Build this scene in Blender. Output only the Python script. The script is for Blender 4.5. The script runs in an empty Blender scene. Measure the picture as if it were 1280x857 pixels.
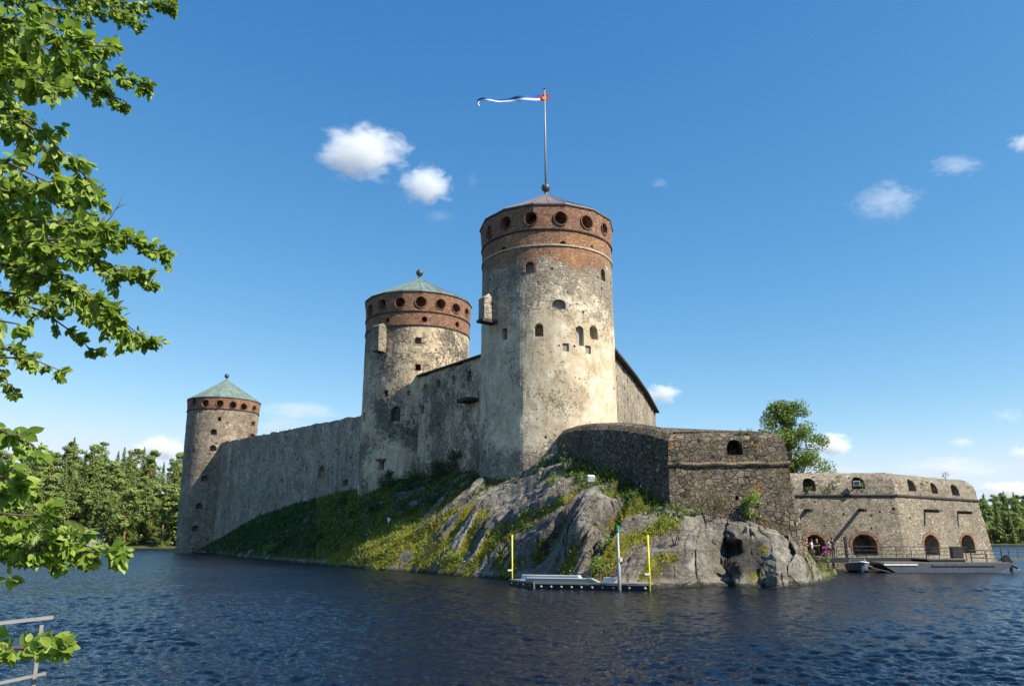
import bpy, bmesh, math, random
import numpy as np
from mathutils import Vector, noise as mnoise
random.seed(7); RNG = np.random.default_rng(7)
R = math.radians
S = bpy.context.scene
C = S.collection

# ------------------------------------------------------------------ camera, sky, sun, exposure
PITCH = R(13.98); F = 976.0; EYE = Vector((0, 0, 3.0))
cd = bpy.data.cameras.new('camera'); cam = bpy.data.objects.new('camera', cd); C.objects.link(cam)
cam.location = EYE; cam.rotation_euler = (R(90) + PITCH, 0, 0)
cd.sensor_width = 36; cd.lens = F / 1280 * 36; cd.clip_start = 0.05; cd.clip_end = 30000
S.camera = cam
SUN_AZ, SUN_EL = R(118), R(43)           # azimuth clockwise from +Y
W = bpy.data.worlds.new('World'); S.world = W; W.use_nodes = True
nt = W.node_tree; bg = nt.nodes['Background']
sky = nt.nodes.new('ShaderNodeTexSky'); sky.sky_type = 'NISHITA'; sky.sun_disc = False
sky.sun_elevation = SUN_EL; sky.sun_rotation = SUN_AZ; sky.altitude = 0
sky.air_density = 0.7; sky.dust_density = 0.0; sky.ozone_density = 10.0
sp_ = nt.nodes.new('ShaderNodeSeparateColor'); cb_ = nt.nodes.new('ShaderNodeCombineColor'); nt.links.new(sky.outputs[0], sp_.inputs[0])
for k, (ex, ml) in enumerate(((1.49, 1.03), (.91, 1.01), (.57, 1.31))):      # film response of the sky, per channel
    pw = nt.nodes.new('ShaderNodeMath'); pw.operation = 'POWER'; pw.inputs[1].default_value = ex; nt.links.new(sp_.outputs[k], pw.inputs[0])
    mu = nt.nodes.new('ShaderNodeMath'); mu.operation = 'MULTIPLY'; mu.inputs[1].default_value = ml; nt.links.new(pw.outputs[0], mu.inputs[0]); sm_ = nt.nodes.new('ShaderNodeMath'); sm_.operation = 'SMOOTH_MIN'; sm_.inputs[1].default_value = (2.7, 3.2, 3.9)[k]; sm_.inputs[2].default_value = 1.0; nt.links.new(mu.outputs[0], sm_.inputs[0]); nt.links.new(sm_.outputs[0], cb_.inputs[k])
nt.links.new(cb_.outputs[0], bg.inputs[0]); bg.inputs[1].default_value = 0.15
sl = bpy.data.lights.new('sun', 'SUN'); sl.energy = 5.0; sl.angle = R(0.5); sl.color = (1, .92, .79)
so = bpy.data.objects.new('sun', sl); C.objects.link(so)
SUNV = Vector((math.sin(SUN_AZ) * math.cos(SUN_EL), math.cos(SUN_AZ) * math.cos(SUN_EL), math.sin(SUN_EL)))
so.rotation_euler = SUNV.to_track_quat('Z', 'Y').to_euler(); so.location = (60, -60, 80)
S.view_settings.view_transform = 'Standard'; S.view_settings.look = 'None'
S.view_settings.exposure = 0.9; S.view_settings.gamma = 1.0; S.view_settings.use_curve_mapping = False
S.render.engine = 'CYCLES'
cy = S.cycles; cy.max_bounces = 9; cy.diffuse_bounces = 3; cy.glossy_bounces = 3; cy.transmission_bounces = 3
cy.volume_bounces = 8; cy.caustics_reflective = False; cy.caustics_refractive = False
cy.use_denoising = True
try: cy.denoiser = 'OPENIMAGEDENOISE'; cy.denoising_input_passes = 'RGB_ALBEDO_NORMAL'
except Exception: pass

# ------------------------------------------------------------------ helpers
def ray(px, py):
    u = (px - 640) / F; v = (428.5 - py) / F; c, s = math.cos(PITCH), math.sin(PITCH)
    return Vector((u, c - v * s, s + v * c))
def at(px, py, Y):
    d = ray(px, py); return EYE + d * (Y / d.y)
def at_z(px, py, z=0.0):
    d = ray(px, py); return EYE + d * ((z - EYE.z) / d.z)
def at_wall(px, py, A, B):
    d = ray(px, py); n = Vector((B[1] - A[1], A[0] - B[0]))
    t = (n.x * A[0] + n.y * A[1]) / (n.x * d.x + n.y * d.y); return EYE + d * t
def at_cyl(px, py, cx, cy_, r):
    d = ray(px, py); a = d.x ** 2 + d.y ** 2; b = d.x * -cx + d.y * -cy_; c = cx * cx + cy_ * cy_ - r * r
    q = b * b - a * c; t = (-b - math.sqrt(max(q, 0))) / a; return EYE + d * t
def proj(p):
    q = Vector(p) - EYE; c, s = math.cos(PITCH), math.sin(PITCH)
    f = q.y * c + q.z * s; up = -q.y * s + q.z * c
    return 640 + F * q.x / f, 428.5 - F * up / f
def interp(x, xs, ys): return float(np.interp(x, xs, ys))
def nz(x, y, z=0.0): return mnoise.noise(Vector((x, y, z)))
def fbm(x, y, z=0.0, o=4):
    v = 0; a = .5; f = 1
    for _ in range(o): v += a * nz(x * f, y * f, z * f); a *= .5; f *= 2.03
    return v

ORG = {}
def tag(o, label=None, cat=None, group=None, kind=None):
    if label: o['label'] = label
    if cat: o['category'] = cat
    if group: o['group'] = group
    if kind: o['kind'] = kind
    return o
def thing(name, loc, label, cat, group=None, rz=0):
    o = bpy.data.objects.new(name, None); C.objects.link(o); o.location = loc; o.rotation_euler = (0, 0, rz)
    o.empty_display_size = .3; ORG[o.name] = Vector(loc); return tag(o, label, cat, group)
def link_mesh(name, verts, faces, mat, parent=None, smooth=False, world=True, attrs=None):
    """one mesh object; with world=True the vertices are world coordinates and the parent's base is subtracted"""
    me = bpy.data.meshes.new(name)
    v = np.asarray(verts, dtype=np.float64).reshape(-1, 3)
    org = Vector((0, 0, 0))
    if parent is not None:
        org = ORG.get(parent.name, Vector((0, 0, 0)))
        if world: v = v - np.array(org)
    if isinstance(faces, np.ndarray):
        n, k = faces.shape
        me.vertices.add(len(v)); me.vertices.foreach_set('co', v.astype(np.float32).ravel())
        me.loops.add(n * k); me.loops.foreach_set('vertex_index', faces.astype(np.int32).ravel())
        me.polygons.add(n); me.polygons.foreach_set('loop_start', np.arange(0, n * k, k, dtype=np.int32))
        me.update(calc_edges=True); me.validate()
    else:
        me.from_pydata([tuple(p) for p in v], [], faces)
        me.update()
    for k_, a in (attrs or {}).items():
        at_ = me.attributes.new(k_, 'FLOAT', 'POINT'); at_.data.foreach_set('value', np.asarray(a, dtype=np.float32))
    if smooth: me.polygons.foreach_set('use_smooth', np.ones(len(me.polygons), dtype=bool))
    for m in (mat if isinstance(mat, (list, tuple)) else [mat]): me.materials.append(m)
    o = bpy.data.objects.new(name, me); C.objects.link(o)
    if parent is not None: o.parent = parent; ORG[o.name] = org if world else Vector((0, 0, 0))
    return o
class MB:
    def __init__(s): s.v = []; s.f = []
    def add(s, vs, fs):
        b = len(s.v); s.v += [tuple(p) for p in vs]; s.f += [tuple(i + b for i in f) for f in fs]; return s
    def box(s, c, d, rz=0, M=None):
        hx, hy, hz = d[0] / 2, d[1] / 2, d[2] / 2; cs, sn = math.cos(rz), math.sin(rz); vs = []
        for z in (-hz, hz):
            for x, y in ((-hx, -hy), (hx, -hy), (hx, hy), (-hx, hy)):
                p = Vector((x, y, z))
                p = M @ p if M is not None else Vector((x * cs - y * sn, x * sn + y * cs, z))
                vs.append(p + Vector(c))
        return s.add(vs, [(3, 2, 1, 0), (4, 5, 6, 7), (0, 1, 5, 4), (1, 2, 6, 5), (2, 3, 7, 6), (3, 0, 4, 7)])
    def bar(s, a, b, w, h=None):
        a, b = Vector(a), Vector(b); d = b - a; M = d.to_track_quat('X', 'Z').to_matrix()
        return s.box((a + b) / 2, (d.length, w, h or w), M=M)
    def tube(s, pts, rs, n=8, cap=True):
        pts = [Vector(p) for p in pts]; b = len(s.v)
        if not isinstance(rs, (list, tuple)): rs = [rs] * len(pts)
        up = None
        for i, p in enumerate(pts):
            t = (pts[min(i + 1, len(pts) - 1)] - pts[max(i - 1, 0)])
            if t.length < 1e-9: t = Vector((0, 0, 1))
            t.normalize()
            if up is None: up = t.orthogonal().normalized()
            up = (up - t * up.dot(t)); up = up.normalized() if up.length > 1e-6 else t.orthogonal().normalized()
            w = t.cross(up)
            for k in range(n):
                a = 2 * math.pi * k / n; s.v.append(tuple(p + (up * math.cos(a) + w * math.sin(a)) * rs[i]))
        for i in range(len(pts) - 1):
            for k in range(n):
                k2 = (k + 1) % n; s.f.append((b + i * n + k, b + i * n + k2, b + (i + 1) * n + k2, b + (i + 1) * n + k))
        if cap:
            s.f.append(tuple(b + k for k in reversed(range(n)))); e = b + (len(pts) - 1) * n; s.f.append(tuple(e + k for k in range(n)))
        return s
    def lathe(s, prof, c, n=48, ph=0.0, cap=True):
        b = len(s.v)
        for r, z in prof:
            for k in range(n):
                a = ph + 2 * math.pi * k / n; s.v.append((c[0] + r * math.cos(a), c[1] + r * math.sin(a), z))
        for i in range(len(prof) - 1):
            for k in range(n):
                k2 = (k + 1) % n; s.f.append((b + i * n + k, b + i * n + k2, b + (i + 1) * n + k2, b + (i + 1) * n + k))
        if cap:
            s.f.append(tuple(b + k for k in reversed(range(n)))); e = b + (len(prof) - 1) * n; s.f.append(tuple(e + k for k in range(n)))
        return s
    def ball(s, c, r, n=16, m=10, sz=1.0):
        pr = [(max(1e-3, r * math.sin(math.pi * i / m)), c[2] - sz * r * math.cos(math.pi * i / m)) for i in range(m + 1)]
        return s.lathe(pr, c, n)
    def prism(s, outline, o, X, Z, D):
        """outline (x, z) in the plane spanned by X, Z at o, pushed along D"""
        n = len(outline); a = [o + X * x + Z * z for x, z in outline]; b2 = [p + D for p in a]
        s.add(a + b2, [tuple(range(n)), tuple(reversed(range(n, 2 * n)))] + [(i, i + n, (i + 1) % n + n, (i + 1) % n) for i in range(n)])
        return s
    def build(s, name, mat, parent=None, smooth=False, world=True, fix=True):
        o = link_mesh(name, s.v, s.f, mat, parent, smooth, world)
        if fix:
            bm = bmesh.new(); bm.from_mesh(o.data); bmesh.ops.recalc_face_normals(bm, faces=bm.faces); bm.to_mesh(o.data); bm.free()
        return o
def outline(w, h, kind):
    """opening outline, centred: rect, arch, round"""
    if kind == 'rect': return [(-w / 2, -h / 2), (w / 2, -h / 2), (w / 2, h / 2), (-w / 2, h / 2)]
    if kind == 'round': return [(w / 2 * math.cos(a), h / 2 * math.sin(a)) for a in [2 * math.pi * k / 20 for k in range(20)]]
    r = min(w / 2, h * .5)
    return [(-w / 2, -h / 2), (w / 2, -h / 2)] + [(w / 2 * math.cos(a), h / 2 - r + r * math.sin(a)) for a in [math.pi * k / 10 for k in range(11)]]
def carve(o, cutter):
    """boolean difference, applied"""
    if not cutter.v: return o
    c = cutter.build('cutter', o.data.materials[0]); c.location = (0, 0, 0)
    md = o.modifiers.new('b', 'BOOLEAN'); md.operation = 'DIFFERENCE'; md.object = c; md.solver = 'EXACT'
    bpy.context.view_layer.update(); dg = bpy.context.evaluated_depsgraph_get()
    me = bpy.data.meshes.new_from_object(o.evaluated_get(dg)); old = o.data; o.modifiers.clear(); o.data = me
    me.name = old.name; bpy.data.meshes.remove(old); cm = c.data; bpy.data.objects.remove(c); bpy.data.meshes.remove(cm)
    return o

# ------------------------------------------------------------------ materials
class NT:
    def __init__(s, name):
        m = bpy.data.materials.new(name); m.use_nodes = True; s.m = m; s.t = m.node_tree; s.p = s.t.nodes['Principled BSDF']
        s.p.inputs['Roughness'].default_value = .9; s.p.inputs['Specular IOR Level'].default_value = .25
    def n(s, typ, **kw):
        nd = s.t.nodes.new('ShaderNode' + typ)
        for k, v in kw.items():
            if hasattr(nd, k): setattr(nd, k, v)
            else: s.set(nd, k.replace('_', ' '), v)
        return nd
    def set(s, nd, key, v):
        i = nd.inputs[key]
        if isinstance(v, bpy.types.NodeSocket): s.t.links.new(v, i)
        else: i.default_value = v
    def coord(s, scale=(1, 1, 1), rot=(0, 0, 0)):
        tc = s.n('TexCoord'); mp = s.n('Mapping'); s.set(mp, 'Vector', tc.outputs['Object']); s.set(mp, 'Scale', scale); s.set(mp, 'Rotation', rot)
        return mp.outputs[0]
    def noise(s, vec, scale, detail=5, rough=.55, dist=0.0):
        nd = s.n('TexNoise'); s.set(nd, 'Vector', vec); s.set(nd, 'Scale', scale); s.set(nd, 'Detail', detail); s.set(nd, 'Roughness', rough); s.set(nd, 'Distortion', dist)
        return nd.outputs[0]
    def vor(s, vec, scale, feat='F1', out=0, rnd=1.0):
        nd = s.n('TexVoronoi', feature=feat); s.set(nd, 'Vector', vec); s.set(nd, 'Scale', scale); s.set(nd, 'Randomness', rnd); return nd.outputs[out]
    def rng(s, v, a, b, c=0.0, d=1.0, smooth=False):
        nd = s.n('MapRange', interpolation_type='SMOOTHSTEP' if smooth else 'LINEAR'); nd.clamp = True
        for i, x in enumerate((v, a, b, c, d)): s.set(nd, i, x)
        return nd.outputs[0]
    def math(s, op, a, b=0.0, c=0.0):
        nd = s.n('Math', operation=op)
        for i, x in enumerate((a, b, c)): s.set(nd, i, x)
        return nd.outputs[0]
    def mix(s, f, a, b, mode='MIX'):
        nd = s.n('Mix', data_type='RGBA', blend_type=mode)
        for i, x in ((0, f), (6, a), (7, b)):
            if isinstance(x, tuple) and len(x) == 3: x = (*x, 1)
            s.set(nd, i, x)
        return nd.outputs[2]
    def ramp(s, v, stops):
        nd = s.n('ValToRGB'); s.set(nd, 0, v); e = nd.color_ramp.elements
        while len(e) < len(stops): e.new(.5)
        for k, (p, c) in enumerate(stops): e[k].position = p; e[k].color = (*c, 1)
        return nd.outputs[0]
    def attr(s, name): return s.n('Attribute', attribute_name=name).outputs['Fac']
    def bump(s, h, dist=.05, strength=1.0):
        nd = s.n('Bump'); s.set(nd, 'Height', h); s.set(nd, 'Distance', dist); s.set(nd, 'Strength', strength)
        s.set(s.p, 'Normal', nd.outputs[0]); return nd.outputs[0]
    def col(s, c): s.set(s.p, 'Base Color', c); return s.m
def plain(name, c, rough=.6, metal=0.0, var=.25, sc=3.0, bump=0.0):
    n = NT(name); v = n.coord(); f = n.noise(v, sc, 6, .6)
    g = n.rng(f, .3, .7, 1 - var, 1 + var); k = n.n('Vector' + 'Math', operation='SCALE'); n.set(k, 0, c); n.set(k, 'Scale', g)
    n.set(n.p, 'Roughness', rough); n.set(n.p, 'Metallic', metal)
    if bump: n.bump(f, bump)
    return n.col(k.outputs[0])
BRICK = [(0, (.10, .052, .034)), (.35, (.20, .090, .050)), (.7, (.275, .130, .068)), (1, (.38, .23, .145))]
def masonry(name, stones, mortar, size, zst=1.5, joint=.10, plaster=None, pl=(.5, .56), pls=.22, brick_z=None, rubble_z=None, streak=.35,
            bump=.10, lichen=None, vary=.3, warmth=None):
    n = NT(name); v0 = n.coord()
    wob = n.n('TexNoise'); n.set(wob, 'Vector', v0); n.set(wob, 'Scale', 1.3 / size * .35); n.set(wob, 'Detail', 2.0)
    vm = n.n('VectorMath', operation='MULTIPLY_ADD'); n.set(vm, 0, wob.outputs['Color']); n.set(vm, 1, (size * .9,) * 3); n.set(vm, 2, v0)
    mp = n.n('Mapping'); n.set(mp, 'Vector', vm.outputs[0]); n.set(mp, 'Scale', (1, 1, zst))
    v = mp.outputs[0]; sc = 1 / size
    pk = n.rng(n.noise(v0, .55 / size * .42, 4, .6), .47, .53); fine = n.noise(v0, 9, 4, .7)
    cell = n.n('SeparateColor'); n.set(cell, 0, n.mix(pk, n.vor(v, sc * .8, 'F1', 1), n.vor(v, sc * 1.75, 'F1', 1)))
    em = n.n('Mix', data_type='FLOAT'); n.set(em, 0, pk); n.set(em, 2, n.vor(v, sc * .8, 'DISTANCE_TO_EDGE')); n.set(em, 3, n.vor(v, sc * 1.75, 'DISTANCE_TO_EDGE'))
    edge = n.math('ADD', em.outputs[0], n.math('MULTIPLY', n.math('SUBTRACT', n.noise(v0, 2.4 / size * .3, 4, .7), .5), joint * 1.5))
    mask = n.rng(edge, 0.0, joint, smooth=True)
    mort2 = n.mix(n.rng(n.noise(v0, .7, 5, .7), .42, .6), mortar, tuple(min(.6, x * 1.9 + .02) for x in mortar) if mortar[0] < .2 else tuple(x * .45 for x in mortar))
    cav = n.rng(n.vor(v0, .62 / size * .45, 'F1', 0), .09, .16)
    k = len(stones) - 1
    stone = n.ramp(cell.outputs[0], [(i / k, c) for i, c in enumerate(stones)])
    big = n.noise(v0, .16, 4, .6); mid = n.noise(v0, .9, 6, .65)
    stone = n.mix(n.rng(fine, .3, .7, 0, .35), stone, (.06, .05, .04))
    if lichen: stone = n.mix(n.rng(mid, .56, .68, 0, .75), stone, lichen)
    c = n.mix(cav, (.03, .026, .022), n.mix(mask, mort2, stone))
    hgt = n.math('ADD', mask, n.math('MULTIPLY', fine, .35))
    sep = n.n('SeparateXYZ'); n.set(sep, 0, v0); z = sep.outputs[2]
    if plaster:
        th = n.math('ADD', n.noise(v0, pls, 8, .68), n.math('MULTIPLY', n.math('SUBTRACT', n.noise(v0, 3.2, 3, .6), .5), .42))
        if rubble_z is not None: th = n.math('SUBTRACT', th, n.rng(n.math('ADD', z, n.math('MULTIPLY', mid, 3.0)), rubble_z, rubble_z + 4.5, .35, 0))
        if brick_z is not None: th = n.math('SUBTRACT', th, n.rng(n.math('ADD', z, n.math('MULTIPLY', mid, 4.0)), brick_z - 5.5, brick_z + 1.0, 0, .17))
        pf = n.rng(th, pl[0], pl[1])
        pc = n.ramp(n.noise(v0, .45, 8, .72, .6), [(.28, plaster[0]), (.43, plaster[1]), (.55, plaster[2]), (.68, plaster[3])])
        pits = n.rng(n.vor(v0, 2.1, 'F1', 0), .10, .17, 0, 1); pc = n.mix(pits, (.06, .05, .04), pc)
        c = n.mix(pf, c, pc); hgt = n.mix(pf, hgt, n.math('ADD', n.math('MULTIPLY', mid, 1.2), .5))
    if brick_z is not None:
        vb = n.coord((1, 1, 2.6)); bs = n.n('SeparateColor'); n.set(bs, 0, n.vor(vb, 4.2, 'F1', 1)); be = n.rng(n.vor(vb, 4.2, 'DISTANCE_TO_EDGE'), .02, .09)
        bc = n.mix(be, (.34, .24, .17), n.ramp(bs.outputs[0], BRICK))
        bc = n.mix(n.rng(big, .42, .62, 0, .55), bc, (.32, .165, .065))
        bf = n.rng(n.math('ADD', z, n.math('MULTIPLY', n.math('SUBTRACT', n.noise(v0, .28, 6, .7), .5), 7.0)), brick_z - .3, brick_z + .3)
        c = n.mix(bf, c, bc)
    st = n.noise(n.coord((1.1, 1.1, .07)), .9, 5, .6)
    c = n.mix(n.rng(st, .48, .72, 0, streak), c, (.035, .03, .026))
    if warmth: c = n.mix(n.rng(big, .45, .65, 0, .6), c, warmth, 'MULTIPLY')
    hs = n.n('HueSaturation'); n.set(hs, 'Value', n.rng(big, .3, .7, 1 - vary, 1 + vary)); n.set(hs, 'Color', c)
    n.bump(hgt, bump); return n.col(hs.outputs[0])
ST_GREY = [(.085, .07, .052), (.165, .138, .105), (.245, .208, .16), (.13, .10, .072), (.33, .29, .23)]
ST_WARM = [(.16, .13, .092), (.29, .24, .168), (.38, .325, .24), (.22, .178, .13), (.50, .445, .35)]
ST_DARK = [(.05, .04, .03), (.11, .09, .068), (.18, .15, .11), (.085, .06, .04), (.24, .18, .11)]
PL_WARM = [(.23, .175, .112), (.41, .33, .218), (.53, .45, .325), (.68, .61, .49)]
PL_GREY = [(.22, .168, .11), (.39, .31, .205), (.51, .42, .29), (.62, .53, .395)]
M = {}
M['tower_main'] = masonry('plastered tower stone', ST_WARM, (.52, .47, .38), .34, 1.6, .12, PL_WARM, (.36, .46), .16, brick_z=29.9, rubble_z=10.0, streak=.13, bump=.07, vary=.12)
M['tower_mid'] = masonry('weathered tower stone', ST_GREY, (.33, .29, .22), .34, 1.6, .12, PL_GREY, (.44, .54), .17, streak=.4, bump=.08)
M['tower_left'] = masonry('grey rubble stone', [(c[0] * 1.65, c[1] * 1.5, c[2] * 1.35) for c in ST_GREY], (.46, .42, .35), .46, 1.6, .14, None, streak=.25, bump=.08)
M['wall_far'] = masonry('curtain wall rubble', [(.21, .162, .112), (.40, .325, .24), (.54, .455, .34), (.28, .21, .145), (.64, .57, .46)], (.54, .47, .365), .52, 1.5, .13, [(.14, .12, .10), (.26, .235, .2), (.36, .335, .3), (.5, .48, .44)], (.6, .66), .2, streak=.38, bump=.10)
M['wall_mid'] = masonry('curtain wall plastered rubble', [(c[0] * 1.4, c[1] * 1.3, c[2] * 1.2) for c in ST_GREY], (.38, .32, .24), .36, 1.5, .12, PL_GREY, (.46, .56), .15, streak=.45, bump=.09)
M['wall_lit'] = masonry('pale rubble wall', ST_WARM, (.44, .40, .32), .55, 1.7, .12, None, streak=.25, bump=.08)
M['bastion'] = masonry('bastion boulder stone', [(.055, .044, .033), (.14, .118, .09), (.25, .215, .16), (.10, .07, .045), (.34, .27, .17)], (.075, .062, .046), .37, 1.4, .12, None, streak=.3, bump=.20, lichen=(.24, .135, .03), vary=.35)
M['battery'] = masonry('battery boulder stone', [(.19, .155, .11), (.33, .28, .205), (.44, .385, .295), (.26, .21, .15), (.56, .505, .41)], (.30, .26, .20), .30, 1.9, .10, None, streak=.25, bump=.12, vary=.25)
M['cordon'] = masonry('lichened cordon stone', [(.12, .10, .08), (.2, .15, .1), (.26, .15, .06)], (.1, .085, .07), .8, 1, .08, None, bump=.05)
def brickmat(name, dark=1.0):
    n = NT(name); vb = n.coord((1, 1, 2.6)); bs = n.n('SeparateColor'); n.set(bs, 0, n.vor(vb, 4.2, 'F1', 1)); be = n.rng(n.vor(vb, 4.2, 'DISTANCE_TO_EDGE'), .02, .09)
    c = n.mix(be, (.30 * dark, .21 * dark, .16 * dark), n.ramp(bs.outputs[0], [(p, tuple(x * dark for x in q)) for p, q in BRICK]))
    v = n.coord(); c = n.mix(n.rng(n.noise(v, .5, 6, .7), .5, .7, 0, .6), c, (.10 * dark, .06 * dark, .045 * dark)); c = n.mix(n.rng(n.noise(v, .3, 5, .6), .56, .7, 0, .6), c, (.34 * dark, .23 * dark, .13 * dark))
    n.bump(be, .03); return n.col(c)
M['brick'] = brickmat('old red brick'); M['brick_dark'] = brickmat('sooty red brick', .62)
def seamed(name, c1, c2):
    n = NT(name); v = n.coord(); c = n.mix(n.rng(n.noise(v, .8, 6, .65), .35, .65), c1, c2); st = n.noise(n.coord((2, 2, .15)), 2, 4); c = n.mix(n.rng(st, .5, .7, 0, .4), c, tuple(x * .45 for x in c1))
    n.set(n.p, 'Roughness', .5); n.set(n.p, 'Specular IOR Level', .4); return n.col(c)
M['copper_green'] = seamed('verdigris copper sheet', (.11, .155, .13), (.19, .245, .205)); M['copper_brown'] = seamed('browned copper sheet', (.145, .115, .112), (.21, .175, .17))
M['lead'] = plain('dark lead ball', (.09, .09, .085), .45, .3); M['timber'] = plain('tarred roof timber', (.045, .04, .037), .85, 0, .4, 4, .02)
M['board'] = plain('grey weathered board', (.22, .20, .18), .85, 0, .4, 6, .02); M['dark'] = plain('unlit recess stone', (.03, .027, .024), .95)
M['plate'] = plain('pale stone infill', (.34, .30, .24), .9, 0, .3, 2, .02)
M['iron'] = plain('dark iron', (.035, .036, .038), .55, .2); M['galv'] = plain('galvanised steel', (.24, .24, .24), .5, .3, .15, 8); M['alu'] = plain('brushed aluminium', (.30, .31, .32), .5, .2, .1, 8)
M['white'] = plain('white paint', (.72, .72, .70), .5, 0, .08); M['black'] = plain('black rubber', (.02, .021, .023), .6)
M['yellow'] = plain('yellow marker paint', (.66, .58, .03), .5, 0, .1); M['green'] = plain('green lamp glass', (.02, .28, .11), .3); M['wood'] = plain('brown planking', (.16, .10, .06), .8, 0, .35, 5, .02)
M['deck'] = plain('grey deck planking', (.15, .135, .115), .8, 0, .3, 4, .02); M['hull'] = plain('grey hull paint', (.085, .098, .12), .45, 0, .2); M['hull_blue'] = plain('steel blue hull', (.13, .18, .27), .4, 0, .12)
M['skin'] = plain('skin', (.50, .30, .22), .6, 0, .08); M['pink'] = plain('pink cloth', (.60, .20, .27), .85, 0, .1); M['pale_cloth'] = plain('pale cloth', (.62, .60, .58), .85, 0, .1)
M['black_cloth'] = plain('black cloth', (.018, .018, .022), .9, 0, .2); M['jean'] = plain('blue denim', (.08, .13, .25), .9, 0, .2); M['hair'] = plain('brown hair', (.07, .04, .022), .7); M['hair_fair'] = plain('fair hair', (.38, .26, .12), .7)
M['flag_blue'] = plain('blue bunting', (.03, .10, .42), .8, 0, .05); M['flag_white'] = plain('white bunting', (.78, .78, .78), .8, 0, .04); M['flag_red'] = plain('red bunting', (.55, .035, .025), .8, 0, .05); M['flag_gold'] = plain('gold embroidery', (.75, .42, .05), .7, 0, .05)
M['glass'] = plain('dark window glass', (.05, .06, .07), .15, 0, .2)
def leafmat(name, a, b, trans=.35, back=None, rough=.45):
    n = NT(name); t = n.attr('tint'); c = n.mix(t, a, b)
    n.set(n.p, 'Base Color', c); n.set(n.p, 'Roughness', rough); n.set(n.p, 'Specular IOR Level', .35)
    tr = n.n('BsdfTranslucent'); n.set(tr, 'Color', n.mix(.5, c, back or tuple(min(1, x * 1.7) for x in b)))
    mx = n.n('MixShader'); n.set(mx, 0, trans); n.set(mx, 1, n.p.outputs[0]); n.set(mx, 2, tr.outputs[0]); out = n.t.nodes['Material Output']; n.t.links.new(mx.outputs[0], out.inputs[0]); return n.m
M['leaf_near'] = leafmat('linden leaf', (.10, .18, .022), (.32, .42, .075), .44, (.28, .42, .04))
M['leaf_tree'] = leafmat('tree leaf', (.07, .135, .02), (.19, .26, .045), .35)
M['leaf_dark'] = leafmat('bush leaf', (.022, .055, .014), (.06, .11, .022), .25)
M['leaf_bright'] = leafmat('sapling leaf', (.10, .20, .02), (.19, .29, .035), .35)
M['leaf_olive'] = leafmat('olive shrub leaf', (.08, .085, .03), (.16, .14, .055), .25)
M['grass'] = leafmat('grass blade', (.13, .165, .02), (.38, .36, .055), .32); M['grass_fresh'] = leafmat('lush grass blade', (.10, .18, .025), (.24, .29, .05), .3)
M['needle'] = leafmat('pine needle', (.095, .155, .034), (.24, .31, .075), .2, rough=.6); M['needle_dark'] = leafmat('spruce needle', (.08, .125, .034), (.22, .27, .068), .2, rough=.6); M['birch_leaf'] = leafmat('birch leaf', (.09, .145, .026), (.19, .25, .045), .3)
M['flower'] = leafmat('fireweed blossom', (.36, .06, .26), (.52, .13, .38), .3); M['bark'] = plain('bark', (.09, .07, .055), .9, 0, .4, 3, .05); M['bark_red'] = plain('pine bark', (.28, .13, .06), .9, 0, .4, 2, .05); M['twig'] = plain('grey twig bark', (.10, .075, .06), .85, 0, .3, 20)
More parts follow.
